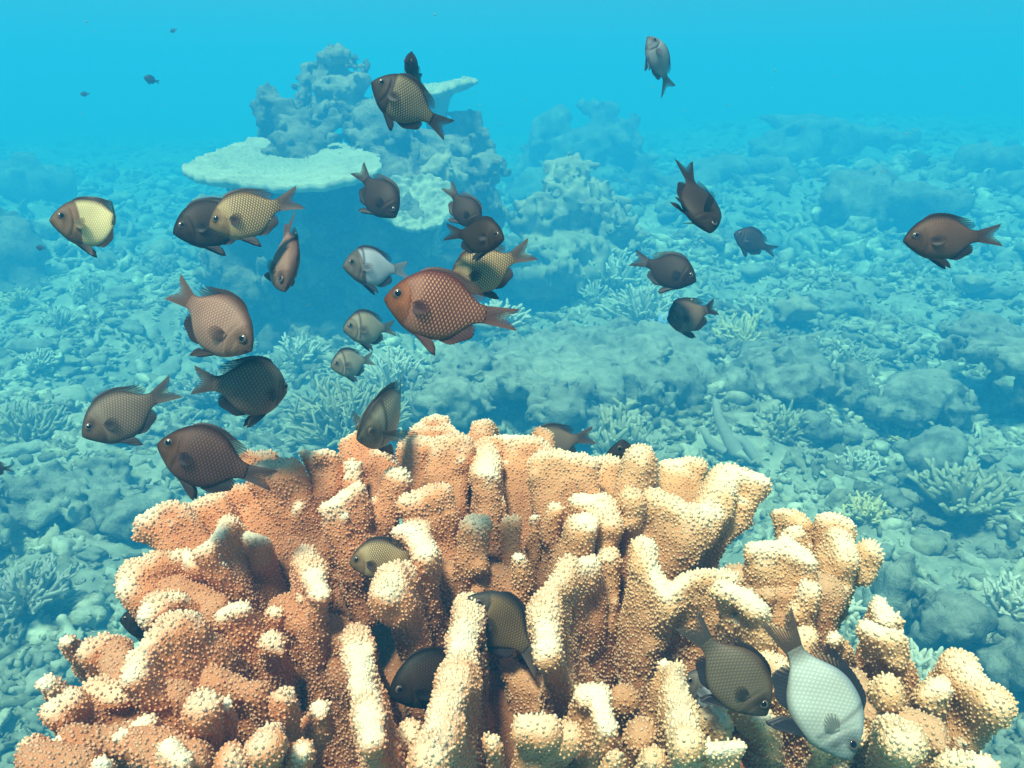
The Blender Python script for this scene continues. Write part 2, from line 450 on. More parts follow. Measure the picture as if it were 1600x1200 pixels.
sdf_rock('coral_mound', 'broad hazy coral mound in the upper right, nearest of the far ones', 'coral mound',
    [bl(1380, 305, 5.0, 90, 28, 90), bl(1330, 330, 5.0, 60, 26, 70), bl(1450, 320, 5.0, 70, 26, 70), bl(1345, 290, 5.0, 40, 22, 40)],
    0.03, M_far, 0.07, 4, 0.07, 7, 0.08, 7)
sdf_rock('coral_mound', 'very faint dark mound on the far upper right horizon', 'coral mound',
    [bl(1290, 205, 7.5, 90, 22, 60), bl(1250, 190, 7.5, 40, 14, 40), bl(1370, 215, 7.5, 60, 18, 60), bl(1230, 240, 7.4, 80, 24, 60)],
    0.06, M_far, 0.10, 3, 0.08, 5, 0.1, 8)
sdf_rock('coral_mound', 'dim rounded mound at the left edge of the seabed', 'coral mound',
    [bl(15, 400, 4.0, 50, 46, 60), bl(-20, 360, 4.0, 50, 40, 60), bl(10, 455, 4.0, 60, 26, 60)],
    0.028, M_far, 0.06, 5, 0.06, 9, 0.08, 9)
sdf_rock('coral_mound', 'low hazy blue mound far behind the left edge mound', 'coral mound',
    [bl(60, 300, 6.5, 70, 34, 60), bl(150, 330, 6.3, 70, 26, 60), bl(0, 290, 6.5, 50, 34, 60)],
    0.055, M_far, 0.09, 3, 0.07, 5, 0.1, 10)
sdf_rock('coral_mound', 'low hazy mound between the faint far head and the upper right mound', 'coral mound',
    [bl(1130, 262, 6.5, 80, 22, 60), bl(1070, 300, 6.2, 60, 22, 60), bl(1190, 290, 6.0, 60, 22, 60)],
    0.055, M_far, 0.09, 3, 0.08, 5, 0.1, 12)
sdf_rock('coral_mound', 'rounded hazy coral mound at the right edge of the photo', 'coral mound',
    [bl(1560, 255, 6.0, 70, 28, 60), bl(1600, 300, 5.6, 80, 36, 70), bl(1520, 290, 5.8, 50, 22, 60)],
    0.05, M_far, 0.08, 3, 0.08, 6, 0.1, 13)
# mid-distance outcrop
sdf_rock('reef_rock', 'long flat topped reef outcrop behind the orange finger coral', 'reef rock',
    [bl(715, 590, 2.2, 66, 26, 110), bl(690, 630, 2.3, 50, 34, 80), bl(800, 575, 2.35, 90, 24, 150), bl(900, 560, 2.45, 110, 24, 190), bl(1010, 545, 2.5, 96, 24, 180),
     bl(1070, 585, 2.35, 46, 24, 90), bl(1020, 640, 2.5, 70, 40, 80), bl(900, 640, 2.6, 150, 50, 110), bl(760, 640, 2.5, 70, 40, 70), bl(790, 620, 2.2, 30, 20, 50), bl(980, 610, 2.3, 40, 18, 70)],
    0.0072, M_rock, 0.05, 7, 0.03, 12, 0.04, 21)
sdf_rock('reef_rock', 'rounded pitted boulder leaning on the front of the flat outcrop', 'reef rock',
    [bl(880, 640, 2.05, 52, 34, 50), bl(850, 615, 2.1, 34, 26, 40), bl(920, 655, 2.05, 40, 26, 40)],
    0.006, M_rock, 0.03, 10, 0.018, 20, 0.03, 22)
sdf_rock('reef_rock', 'broad humped reef rock right of the flat outcrop', 'reef rock',
    [bl(1240, 570, 2.4, 88, 26, 130), bl(1300, 600, 2.35, 46, 26, 80), bl(1165, 590, 2.35, 44, 22, 80), bl(1240, 640, 2.6, 90, 36, 90), bl(1150, 640, 2.5, 40, 30, 60)],
    0.007, M_rock, 0.045, 8, 0.022, 14, 0.05, 23)
sdf_rock('reef_rock', 'smooth pale domed rock with a dark hollow on its right', 'reef rock',
    [bl(1450, 612, 2.3, 62, 30, 70), bl(1400, 640, 2.3, 40, 24, 50), bl(1490, 640, 2.3, 36, 24, 50)],
    0.007, M_rock, 0.022, 9, 0.010, 18, 0.04, 24)
sdf_rock('reef_rock', 'pale overhanging ledge rock at the right edge above the dark hollow', 'reef rock',
    [bl(1590, 555, 2.35, 64, 22, 120), bl(1530, 525, 2.6, 50, 20, 100), bl(1650, 620, 2.5, 40, 70, 80), bl(1580, 620, 2.95, 90, 60, 40), bl(1510, 590, 2.6, 20, 40, 40)],
    0.008, M_rock, 0.045, 8, 0.018, 14, 0.04, 25)
sdf_rock('reef_rock', 'dark lumpy rock with a pale cap low on the right near the finger coral', 'reef rock',
    [bl(1500, 965, 1.25, 62, 34, 60), bl(1545, 945, 1.3, 50, 24, 50), bl(1450, 985, 1.25, 34, 26, 40)],
    0.006, M_rock, 0.014, 14, 0.008, 36, 0.02, 26)
sdf_rock('reef_rock', 'dark knobbly dead coral stump between the finger coral and the capped rock', 'reef rock',
    [bl(1405, 905, 1.3, 30, 26, 30), bl(1440, 930, 1.3, 26, 34, 30), bl(1400, 950, 1.3, 30, 26, 34)],
    0.006, M_rock, 0.018, 18, 0.010, 40, 0.015, 27)
sdf_rock('reef_rock', 'low crusty rock at the lower right edge of the rubble', 'reef rock',
    [bl(1580, 1030, 1.2, 50, 24, 60), bl(1620, 1010, 1.2, 50, 30, 60)],
    0.006, M_rock, 0.016, 14, 0.008, 34, 0.02, 28)
sdf_rock('reef_rock', 'mounded rubble rock above a dark hollow on the left slope', 'reef rock',
    [bl(110, 770, 1.8, 90, 30, 110), bl(190, 800, 1.75, 60, 26, 80), bl(50, 800, 1.8, 60, 26, 80)],
    0.007, M_rock, 0.03, 11, 0.022, 24, 0.03, 29)
sdf_rock('reef_rock', 'pale smooth rounded boulder on the left rubble slope', 'reef rock',
    [bl(112, 622, 2.5, 36, 20, 40), bl(90, 635, 2.5, 30, 16, 36)],
    0.010, M_pale, 0.01, 9, 0.006, 18, 0.03, 30)
sdf_rock('reef_rock', 'pale rounded rock half buried in rubble on the right slope', 'reef rock',
    [bl(1475, 700, 2.0, 42, 26, 50), bl(1440, 715, 2.0, 30, 18, 40)],
    0.009, M_rock, 0.016, 12, 0.010, 26, 0.03, 31)
sdf_rock('reef_rock', 'small domed rock beside the dark gap behind the finger coral', 'reef rock',
    [bl(1272, 660, 2.15, 26, 20, 30), bl(1300, 675, 2.15, 20, 14, 26)],
    0.008, M_rock, 0.012, 14, 0.006, 28, 0.02, 32)
# encrusting corals on the big head
def plate(name, label, px, py, d, rx, ry, tilt, roll, mat, thick=0.022, seed=1, fuzz=0.010, stalk=0.0, cutf=0.16, fz=70):
    d = d * K; thick, fuzz, stalk, fz = thick * K, fuzz * K, stalk * K, fz / K
    g0 = P(px, py, d); s = d / FPX; rx *= s; ry *= s
    n1, n2 = 90, 260
    r = np.random.default_rng(seed)
    a = np.linspace(0, 2 * PI, n2, endpoint=False)
    out = 1 + cutf * vnoise(np.stack([np.cos(a) * 1.6, np.sin(a) * 1.6, np.zeros(n2)], -1) + seed * 3.7, seed) + 0.05 * vnoise(np.stack([np.cos(a) * 9, np.sin(a) * 9, np.zeros(n2)], -1) + seed, seed + 1)
    tt = np.linspace(0, 1, n1)
    V = []; 
    top = tt[:, None] * out[None]
    X = top * np.cos(a) * rx; Y = top * np.sin(a) * ry
    p = np.stack([X, Y, np.zeros_like(X)], -1)
    Zt = 0.015 * K * vnoise(p * 5 / K, seed) + 0.02 * K * (tt[:, None] ** 2) + fuzz * (0.5 - worley(p * fz, seed)) + fuzz * 0.6 * vnoise(p * fz * 1.7, seed)
    Zb = Zt.copy() * 0.4 - thick * (1 - 0.75 * tt[:, None] ** 3) - stalk * np.exp(-(tt[:, None] / 0.22) ** 2)
    V = np.concatenate([np.stack([X, Y, Zt], -1).reshape(-1, 3), np.stack([X, Y, Zb], -1).reshape(-1, 3)])
    i = np.arange(n1 * n2).reshape(n1, n2); j = np.roll(i, -1, 1)
    Qt = np.stack([i[:-1], i[1:], j[1:], j[:-1]], -1).reshape(-1, 4)
    Qb = Qt[:, ::-1] + n1 * n2
    Qe = np.stack([i[-1], i[-1] + n1 * n2, j[-1] + n1 * n2, j[-1]], -1)
    o = mesh_obj(name, V, np.concatenate([Qt, Qb, Qe]), mat)
    o.location = g0; o.rotation_euler = (tilt, roll, 0)
    return tag(o, label, 'coral')
plate('table_coral', 'wide bright white table coral jutting left from the biggest coral head', 450, 258, 3.05, 152, 150, R(11), R(1.5), M_pale, 0.045, 4, 0.006, 0.05, 0.22, 100)
plate('table_coral', 'small tilted pale plate coral on top of the biggest coral head', 680, 140, 3.5, 62, 60, R(8), R(-8), M_pale, 0.03, 9, 0.010, 0.16, 0.2, 60)
plate('plate_coral', 'round honeycombed plate coral hanging on the front of the biggest coral head', 652, 318, 3.05, 62, 60, R(38), R(2), M_pale, 0.03, 12, 0.018, 0.1, 0.1, 34)
sdf_rock('dome_coral', 'pale dome coral just above the honeycombed plate coral', 'coral', [bl(690, 268, 3.2, 42, 24, 40), bl(715, 285, 3.2, 26, 18, 30)], 0.012, M_dome, 0.02, 9, 0.03, 22, 0.03, 41)
sdf_rock('dome_coral', 'little pale round coral at the foot of the biggest coral head', 'coral', [bl(708, 372, 3.2, 24, 15, 24)], 0.010, M_dome, 0.012, 12, 0.02, 26, 0.03, 42)
sdf_rock('dome_coral', 'greenish domed coral on the slope right of the fish trio', 'coral', [bl(1247, 482, 3.1, 34, 20, 36), bl(1225, 490, 3.1, 20, 14, 24)], 0.010, M_dome, 0.014, 12, 0.03, 24, 0.03, 43)
sdf_rock('dome_coral', 'round pale dome coral on the slope below the rightmost fish', 'coral', [bl(1520, 440, 3.6, 30, 15, 34)], 0.012, M_dome, 0.014, 12, 0.02, 24, 0.03, 44)

# ------------------------------------------------------------------ branching corals
def tube(pts, rad, sides=5):
    pts = np.asarray(pts); n = len(pts)
    T = np.gradient(pts, axis=0); T /= np.linalg.norm(T, axis=1, keepdims=True) + 1e-9
    ref = np.array([0.3, 0.9, 0.31]) if abs(T[0] @ np.array([0, 0, 1.])) > 0.8 else np.array([0, 0, 1.])
    A = np.cross(T, ref); A /= np.linalg.norm(A, axis=1, keepdims=True) + 1e-9; B = np.cross(T, A)
    an = np.linspace(0, 2 * PI, sides, endpoint=False)
    V = pts[:, None] + (A[:, None] * np.cos(an)[:, None] + B[:, None] * np.sin(an)[:, None]) * np.asarray(rad)[:, None, None]
    V = np.concatenate([V.reshape(-1, 3), pts[-1:] + T[-1:] * rad[-1]])
    i = np.arange(n * sides).reshape(n, sides); j = np.roll(i, -1, 1)
    Q = np.stack([i[:-1], j[:-1], j[1:], i[1:]], -1).reshape(-1, 4)
    Tt = np.stack([i[-1], j[-1], np.full(sides, n * sides)], -1)
    return V, Q, Tt
def branching(label, px, py, d, w, hgt, mat, seed, n=60, thick=0.006, sub=3, flat=1.0, name='branching_coral'):
    d = d * K; thick = thick * K
    r = np.random.default_rng(seed); s = d / FPX; W = w * s / 2; H = hgt * s
    VV, QQ, TT, tip = [], [], [], []; off = 0
    def add(pts, rad, t0, t1):
        nonlocal off
        V, Q, T3 = tube(pts, rad)
        VV.append(V); QQ.append(Q + off); TT.append(T3 + off); off += len(V)
        tip.append(np.concatenate([np.repeat(np.linspace(t0, t1, len(pts)), 5), [t1]]))
    for _ in range(n):
        az = r.uniform(0, 2 * PI); el = r.uniform(0.15, 1.0) ** 0.7
        rr = math.sqrt(max(0, 1 - el * el))
        end = np.array([math.cos(az) * rr * W, math.sin(az) * rr * W * flat, el * H]) * r.uniform(0.75, 1.08)
        st = end * np.array([0.35, 0.35, 0.0]) * r.uniform(0.4, 1)
        midp = (st + end) / 2 + r.normal(0, 0.08, 3) * W + np.array([0, 0, -0.05 * H])
        t = np.linspace(0, 1, 5)[:, None]
        pts = st * (1 - t) ** 2 + 2 * midp * t * (1 - t) + end * t * t
        th = thick * r.uniform(0.8, 1.2)
        add(pts, np.linspace(th * 1.3, th * 0.55, 5), 0, 1)
        for _ in range(sub):
            k = r.integers(1, 5); b0 = pts[k]
            dr = (end - st) / (np.linalg.norm(end - st) + 1e-9) + r.normal(0, 0.55, 3); dr[2] = abs(dr[2]) * 0.8 + 0.1
            dr /= np.linalg.norm(dr); L = r.uniform(0.12, 0.3) * H
            q = b0 + dr * L * np.linspace(0, 1, 3)[:, None]
            add(q, np.linspace(th * 0.75, th * 0.4, 3), k / 5, 1)
    V = np.concatenate(VV)
    o = mesh_obj(name, V, [np.concatenate(QQ), np.concatenate(TT)], mat, attrs={'tip': np.concatenate(tip) ** 1.5})
    base = P(px, py + hgt / 2, d); o.location = base
    return tag(o, label, 'coral')
branching('dense greenish thicket of branching coral below the four small fish', 545, 645, 2.05, 190, 85, M_br_green, 1, 150, 0.0065, 4)
branching('white tipped branching coral right behind the greenish thicket', 612, 578, 2.35, 120, 60, M_br_white, 2, 60, 0.006, 3)
branching('small pale branching coral right of the half hidden netted fish', 962, 680, 1.9, 90, 90, M_br_green, 3, 55, 0.008, 3)
branching('pale branching coral on the outcrop top near the two dark fish', 1000, 474, 3.2, 120, 60, M_br_white, 4, 80, 0.009, 3)
branching('yellow branching coral right of the small grey fish', 1155, 525, 2.8, 110, 60, M_br_yellow, 5, 60, 0.008, 3)
branching('bright white low coral directly behind the tail of the large red brown fish', 775, 492, 2.7, 110, 36, M_br_white, 6, 70, 0.009, 3)
branching('small branching coral in the shaded gap behind the finger coral', 1218, 660, 2.15, 90, 50, M_br_green, 7, 45, 0.007, 3)
branching('pale low branching coral beneath the round plate coral', 672, 372, 3.2, 54, 50, M_br_white, 8, 30, 0.012, 2)
branching('sparse pale branching coral on the seabed left of the pair of small barred fish', 470, 545, 2.7, 80, 44, M_br_white, 9, 36, 0.007, 3)
branching('olive branching coral clump on the right rubble slope', 1500, 760, 1.75, 150, 64, M_br_green, 10, 70, 0.0075, 3)
branching('dark green branching thicket at the left edge of the seabed', 50, 665, 2.2, 130, 60, M_br_green, 11, 90, 0.007, 3)
branching('pale spiky coral low at the left edge', 40, 915, 1.45, 170, 60, M_br_dead, 12, 60, 0.005, 3)
branching('small blue tinted branching coral under the small grey fish', 1035, 515, 2.75, 60, 40, M_br_blue, 13, 34, 0.007, 2)
branching('knobbly cream branching coral tucked behind the right side of the finger coral', 1310, 965, 1.05, 70, 90, M_br_white, 14, 34, 0.006, 3)
branching('pale stubby coral clump in the rubble beside the lowest right finger', 1440, 1050, 1.0, 110, 70, M_br_white, 15, 60, 0.0055, 3)
branching('tiny pale branching coral on the left slope above the hollow', 330, 600, 2.5, 90, 46, M_br_dead, 16, 40, 0.007, 3)
branching('bleached twiggy coral at the lower right edge', 1575, 930, 1.3, 90, 60, M_br_white, 17, 34, 0.005, 3)
branching('brown green bushy coral on the right slope below the dome rock', 1330, 560, 2.7, 90, 44, M_br_green, 18, 50, 0.008, 3)
branching('bushy coral on the hazy slope between the cone mound and the lone dark far fish', 960, 420, 3.7, 110, 50, M_br_white, 19, 60, 0.011, 3)
def dead_stick():
    s = 2.0 * K / FPX
    VV, QQ, TT = [], [], []; off = 0
    for pts, r0, r1 in (([(1118, 625), (1122, 650), (1135, 680), (1150, 705)], 5, 13), ([(1135, 680), (1160, 690), (1180, 715)], 8, 9), ([(1100, 672), (1108, 690), (1130, 705)], 6, 8)):
        w = [P(x, y, 2.0 * K) for x, y in pts]
        V, Q, T3 = tube(w[::-1], np.linspace(r1 * s, r0 * s, len(w)), 8)
        VV.append(V); QQ.append(Q + off); TT.append(T3 + off); off += len(V)
    V = np.concatenate(VV); V += 0.006 * np.stack([vnoise(V * 60 + k * 9, k) for k in range(3)], -1)
    o = mesh_obj('dead_branch', V, [np.concatenate(QQ), np.concatenate(TT)], M_br_dead, attrs={'tip': np.full(len(V), 0.7)})
    tag(o, 'dead grey staghorn stick pointing up between the finger coral and humped rock', 'dead coral')
dead_stick()

# ------------------------------------------------------------------ loose dead coral boulders (countable)
def boulders():
    protos = []
    for k in range(6):
        r = np.random.default_rng(300 + k)
        g = grid((-0.8,) * 3, (0.8,) * 3, 0.05)
        f = np.full(g.shape[:-1], 9.0)
        for _ in range(3):
            c = r.normal(0, 0.17, 3) * (1, 1, 0.5); rad = r.uniform(0.22, 0.38, 3) * (1.2, 1, 0.75)
            f = smin(f, (np.linalg.norm((g - c) / rad, axis=-1) - 1) * rad.mean(), 0.1)
        f = f + 0.07 * fbm(g * 4 + k * 7, 3, k) + 0.06 * (worley(g * 6, k) - 0.4)
        V, Q = surface_nets(f, (-0.8,) * 3, 0.05)
        protos.append(mesh_obj('dead_coral_boulder', V, Q, M_rock))
    r = np.random.default_rng(5)
    spots = [(60, 560), (210, 540), (330, 640), (200, 480), (400, 500), (30, 720), (180, 700), (90, 950), (60, 1040), (150, 880), (300, 560), (255, 600),
             (1240, 730), (1330, 700), (1290, 780), (1400, 800), (1450, 850), (1540, 820), (1370, 870), (1580, 720), (1420, 740), (1530, 660), (1350, 650), (1560, 1100),
             (1180, 450), (1300, 500), (1380, 470), (1440, 520), (1330, 420), (1550, 470), (1100, 420), (840, 470), (880, 500), (1210, 400), (1460, 400), (1040, 380)]
    for k, (px, py) in enumerate(spots):
        ray = P(px, py, 1.0); t = 1.0
        for _ in range(90):
            w = ray * t; gz = float(ground_z(np.array([w[0]]), np.array([w[1]]))[0])
            if w[2] < gz: break
            t *= 1.03
        o = protos[k] if k < 6 else protos[k % 6].copy()
        if k >= 6: C.objects.link(o)
        w = ray * t; sz = r.uniform(26, 60) / FPX * t
        o.location = (w[0], w[1], gz + sz * 0.12); o.scale = (sz * 1.3, sz * 1.1, sz * r.uniform(0.7, 1.0))
        o.rotation_euler = (r.normal(0, 0.2), r.normal(0, 0.2), r.uniform(0, 6.28))
        tag(o, 'loose lump of grey dead coral lying in the rubble bed', 'dead coral', 'dead coral lumps lying in the rubble')
boulders()
def dotted_corals():
    base = []
    for k, m in enumerate((M_br_white, M_br_green, M_br_dead, M_br_yellow)):
        base.append(branching('x', 800, 600, 2.4, 90, 50, m, 60 + k, 42, 0.008, 3))
    r = np.random.default_rng(8)
    spots = [(95, 520), (150, 480), (250, 430), (30, 490), (300, 500), (160, 560), (60, 590), (230, 660), (385, 560), (1100, 460), (1200, 440), (1270, 430),
             (1400, 440), (1380, 520), (1480, 560), (1420, 580), (1340, 740), (1230, 700), (1400, 700), (1560, 690), (1460, 640), (1300, 380), (1430, 370),
             (1010, 350), (1080, 340), (870, 450), (930, 480), (1560, 780), (1350, 820), (1250, 760), (140, 830), (60, 870), (1530, 390), (180, 400), (760, 440), (1180, 330)]
    spots = spots[:4] + spots[4::2]
    for k, (px, py) in enumerate(spots):
        ray = P(px, py, 1.0); t = 1.0
        for _ in range(120):
            w = ray * t; gz = float(ground_z(np.array([w[0]]), np.array([w[1]]))[0])
            if w[2] < gz: break
            t *= 1.025
        o = base[k] if k < 4 else base[(k * 7 + k // 5) % 4].copy()
        if k >= 4: C.objects.link(o)
        s = r.uniform(0.45, 0.95) * (0.55 + 0.2 * t / K)
        o.location = (w[0], w[1], gz); o.scale = (s, s, s * r.uniform(0.8, 1.2)); o.rotation_euler = (0, 0, r.uniform(0, 6.28))
        tag(o, 'small bushy coral clump dotted on the rubble slope', 'coral', 'small bushy coral clumps dotted over the rubble slope')
dotted_corals()
def drifting_specks():
    r = np.random.default_rng(31); VV, TT = [], []; off = 0
    a = np.array([[1, 0, 0], [-1, 0, 0], [0, 1, 0], [0, -1, 0], [0, 0, 1], [0, 0, -1]], float)
    t = np.array([[0, 2, 4], [2, 1, 4], [1, 3, 4], [3, 0, 4], [2, 0, 5], [1, 2, 5], [3, 1, 5], [0, 3, 5]])
    for _ in range(420):
        d = r.uniform(0.5, 5.0); s = r.uniform(0.0004, 0.0011) * (0.5 + 0.5 * d)
        VV.append(a * s * r.uniform(0.5, 1.5, 3) + P(r.uniform(-200, 1800), r.uniform(-100, 900), d)); TT.append(t + off); off += 6
    o = mesh_obj('marine_snow', np.concatenate(VV), np.concatenate(TT), M_br_white)
    tag(o, kind='stuff')
drifting_specks()
# ------------------------------------------------------------------ the orange finger coral colony
hero = empty('finger_coral', P(760, 1330, 0.80))
tag(hero, 'big orange and cream finger coral colony filling the bottom of the photo', 'coral')
HL = np.array(hero.location)
CORE = P(760, 1420, 0.80)
def D0(x, y): return 0.55 + (1200 - y) / 500 * 0.30
def nodule_proto():
    V, s = [], 6
    for z, r in ((-0.35, 1.0), (0.35, 0.97), (0.85, 0.62)):
        a = np.linspace(0, 2 * PI, s, endpoint=False) + z
        V.append(np.stack([np.cos(a) * r, np.sin(a) * r, np.full(s, z)], -1))
    V = np.concatenate(V + [np.array([[0, 0, 1.0]])])
    i = np.arange(3 * s).reshape(3, s); j = np.roll(i, -1, 1)
    Q = np.stack([i[:-1], j[:-1], j[1:], i[1:]], -1).reshape(-1, 4)
    T = np.stack([i[-1], j[-1], np.full(s, 3 * s)], -1)
    return V, Q, T, np.array([0.15] * s + [0.75] * s + [1.0] * (s + 1))
NV, NQ, NT, NA = nodule_proto()
hr = np.random.default_rng(77)
def hero_part(name, sdf, lo, hi, h, crest, growth, seed, hue, spacing=0.0035, tipk=1.0, nubs=()):
    g = grid(lo, hi, h)
    f = sdf(g)
    m = np.abs(f) < 0.012
    f[m] += 0.0052 * vnoise(g[m] * 40 + seed * 3.3, seed) + 0.0018 * vnoise(g[m] * 110 + seed, seed + 1)
    V, Q = biggest(*surface_nets(f, lo, h))
    # relax once so the voxel grid does not show
    for _ in range(2):
        S = np.zeros_like(V); Cn = np.zeros(len(V))
        for k in range(4):
            np.add.at(S, Q[:, k], V[Q[:, (k + 1) % 4]]); np.add.at(Cn, Q[:, k], 1)
        V = 0.5 * V + 0.5 * S / Cn[:, None]
    N = vnormals(V, Q)
    def tipval(X, Nn):
        if crest is None: return np.zeros(len(X))
        dmin = np.full(len(X), 9.0); rr = np.full(len(X), 0.01)
        for (a, ra), (b, rb) in zip(crest[:-1], crest[1:]):
            dd = seg(X, a, b, 0, 0); t = dd < dmin
            rr = np.where(t, (ra + rb) / 2, rr); dmin = np.minimum(dmin, dd)
        for a, ra in nubs:
            dd = np.linalg.norm(X - a, axis=1); t = dd / (ra * 0.8) < dmin / rr
            rr = np.where(t, ra * 0.8, rr); dmin = np.where(t, dd, dmin)
        up = np.clip(Nn @ growth * 0.75 + Nn[:, 2] * 0.45, -1, 1)
        v = (1.55 - dmin / rr) * 1.0 + up * 0.95 - 0.62
        return tipk * np.clip(v + 0.10 * vnoise(X * 70, seed) + 0.10 * vnoise(X * 25, seed + 2), 0, 1) * 0.95
    tp = tipval(V, N)
    # scatter tubes (corallites) over the skin
    A3 = V[Q]; area = 0.5 * np.linalg.norm(np.cross(A3[:, 2] - A3[:, 0], A3[:, 3] - A3[:, 1]), axis=1)
    n = int(area.sum() / spacing ** 2 * 5)
    fi = hr.choice(len(Q), n, p=area / area.sum())
    u, v = hr.uniform(0, 1, (2, n))
    X = (A3[fi, 0] * ((1-u)*(1-v))[:, None] + A3[fi, 1] * (u*(1-v))[:, None] + A3[fi, 2] * (u*v)[:, None] + A3[fi, 3] * ((1-u)*v)[:, None])
    Nn = N[Q[fi, 0]] + N[Q[fi, 2]]; Nn /= np.linalg.norm(Nn, axis=1, keepdims=True) + 1e-9
    for off in (0.0, 0.5):
        key = np.floor(X / (spacing * 0.93) + off).astype(np.int64)
        key = (key[:, 0] * 73856093) ^ (key[:, 1] * 19349663) ^ (key[:, 2] * 83492791)
        _, ui = np.unique(key, return_index=True)
        X, Nn = X[ui], Nn[ui]
    # drop near-duplicates left across cell borders
    d2 = ((X[:, None] - X[None]) ** 2).sum(-1) if len(X) < 3500 else None
    if d2 is not None:
        close = np.triu(d2 < (spacing * 0.62) ** 2, 1).any(0)
        X, Nn = X[~close], Nn[~close]
    tn = tipval(X, Nn)
    n = len(X)
    dirn = Nn + growth * (0.55 if crest is not None else 0.1) + hr.normal(0, 0.12, (n, 3))
    dirn /= np.linalg.norm(dirn, axis=1, keepdims=True)
    B1 = np.cross(dirn, hr.normal(0, 1, (n, 3))); B1 /= np.linalg.norm(B1, axis=1, keepdims=True) + 1e-9; B2 = np.cross(dirn, B1)
    capd = np.clip((tn - 0.75) * 4, 0, 1)
    hh = (0.0013 + 0.0005 * hr.normal(0, 1, n).clip(-1.3, 1.8)) * (1 - 0.72 * capd) * (1 + 0.5 * np.clip(tn * 2, 0, 1) * (1 - capd))
    rr = (0.00102 + 0.0003 * np.clip(tn * 2 + 0.2, 0, 1)) * hr.uniform(0.75, 1.25, n) * (1 + 0.22 * vnoise(X * 30, seed + 4)) * (1 + 0.15 * capd)
    W = (X[:, None] + B1[:, None] * (NV[None, :, 0] * rr[:, None])[..., None] + B2[:, None] * (NV[None, :, 1] * rr[:, None])[..., None]
         + dirn[:, None] * (NV[None, :, 2] * hh[:, None])[..., None]).reshape(-1, 3)
    o1 = len(V); k = len(NV)
    Qn = (NQ[None] + (np.arange(n) * k)[:, None, None]).reshape(-1, 4) + o1
    Tn = (NT[None] + (np.arange(n) * k)[:, None, None]).reshape(-1, 3) + o1
    tipa = np.concatenate([tp, np.repeat(tn, k)])
    tipa[o1:] = np.clip(tipa[o1:] + 0.05 * np.tile(NA, n), 0, 1)
    noda = np.concatenate([np.zeros(o1), np.tile(NA, n)])
    allV = np.concatenate([V, W])
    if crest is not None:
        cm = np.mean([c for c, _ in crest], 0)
        root_shade = np.clip(((cm - allV) @ growth) / 0.07, 0, 1)  # painted shade, growing from crest down to root
        if tipk < 0.3: root_shade = np.clip(root_shade + 0.55, 0, 1)  # filler faces between fingers get extra painted gap shade
    else: root_shade = np.ones(len(allV))  # base takes the painted recess shade all over
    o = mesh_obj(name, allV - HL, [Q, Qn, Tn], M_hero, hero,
                 attrs={'tip': tipa, 'nod': noda, 'hue': np.full(len(allV), hue), 'deep': root_shade * 0.9})
    return o
bcount = 0
def BR(crest, root, dz=0.0, spread=0.6, tipk=1.0, rr=1.08, rd=0.38):
    """crest: photo points (x, y, radius px[, extra depth m]) along the growing edge; root: photo point it grows from"""
    global bcount; bcount += 1
    pts = []
    for c in crest:
        x, y, r = c[:3]; e = c[3] if len(c) > 3 else 0.0
        d = D0(x, y) + dz + e
        pts.append((P(x, y, d), r * d / FPX, x, y))
    if len(pts) == 1:
        pts.append((pts[0][0] + np.array([1e-4, 0, 0]),) + pts[0][1:])
    # resample along the crest
    dense = []
    for a, b in zip(pts[:-1], pts[1:]):
        L = np.linalg.norm(b[0] - a[0]); m = max(1, int(L / (0.8 * min(a[1], b[1]))))
        for t in np.arange(m) / m: dense.append((a[0] * (1-t) + b[0] * t, a[1] * (1-t) + b[1] * t))
    dense.append(pts[-1][:2])
    cm = np.mean([p for p, _ in dense], 0); rm = np.mean([r for _, r in dense])
    dcm = D0(0, np.mean([q[3] for q in pts])) + dz
    rdp = dcm + rd * (0.80 - dcm)
    rt = P(root[0], root[1], rdp)
    growth = cm - rt; L = np.linalg.norm(growth); growth /= L
    rt2 = rt - growth * 0.045
    segs = []; nubs = []
    bow = hr.normal(0, 1, 3); bow -= growth * (bow @ growth); bow *= 0.010 * min(1.0, L / 0.1) / (np.linalg.norm(bow) + 1e-9)
    for p, r in dense:
        e = rt2 + (p - cm) * spread; rb = max(r, rm) * rr
        md = (p + e) / 2 + bow + hr.normal(0, 0.0015, 3)
        segs.append((p, md, r, (r + rb) / 2)); segs.append((md, e, (r + rb) / 2, rb))
    for _ in range(int(hr.integers(1, 3 + len(dense) // 4))):
        p, r = dense[hr.integers(len(dense))]; e = rt2 + (p - cm) * spread
        q = p + (e - p) * hr.uniform(0.05, 0.38)
        dv = hr.normal(0, 1, 3); dv[1] -= 0.5; dv -= growth * (dv @ growth); dv /= np.linalg.norm(dv) + 1e-9
        nt = q + dv * r * hr.uniform(0.75, 1.15) + growth * r * hr.uniform(0.5, 1.3)
        segs.append((q, nt, r * 0.8, r * hr.uniform(0.45, 0.65))); nubs.append((nt, r * 0.55))
    lo = np.min([np.minimum(a, b) for a, b, _, _ in segs], 0) - rm * 2.2 - 0.006
    hi = np.max([np.maximum(a, b) for a, b, _, _ in segs], 0) + rm * 2.2 + 0.006
    def sdf(g):
        f = np.full(g.shape[:-1], 1.0)
        for a, b, ra, rb in segs: f = smin(f, seg(g, a, b, ra, rb), 0.0035)
        for (a, ra), (b, rb) in zip(dense[:-1], dense[1:]): f = smin(f, seg(g, a, b, ra * 1.02, rb * 1.02), 0.002)
        return f
    xm = np.mean([q[2] for q in pts])
    hue = float(np.clip((xm - 560) / 560, 0, 1))
    crest_l = dense if len(dense) > 1 else dense * 2
    nub_l = nubs
    return hero_part('branch', sdf, lo, hi, 0.0028, crest_l, growth, bcount, hue, tipk=tipk, nubs=nub_l)
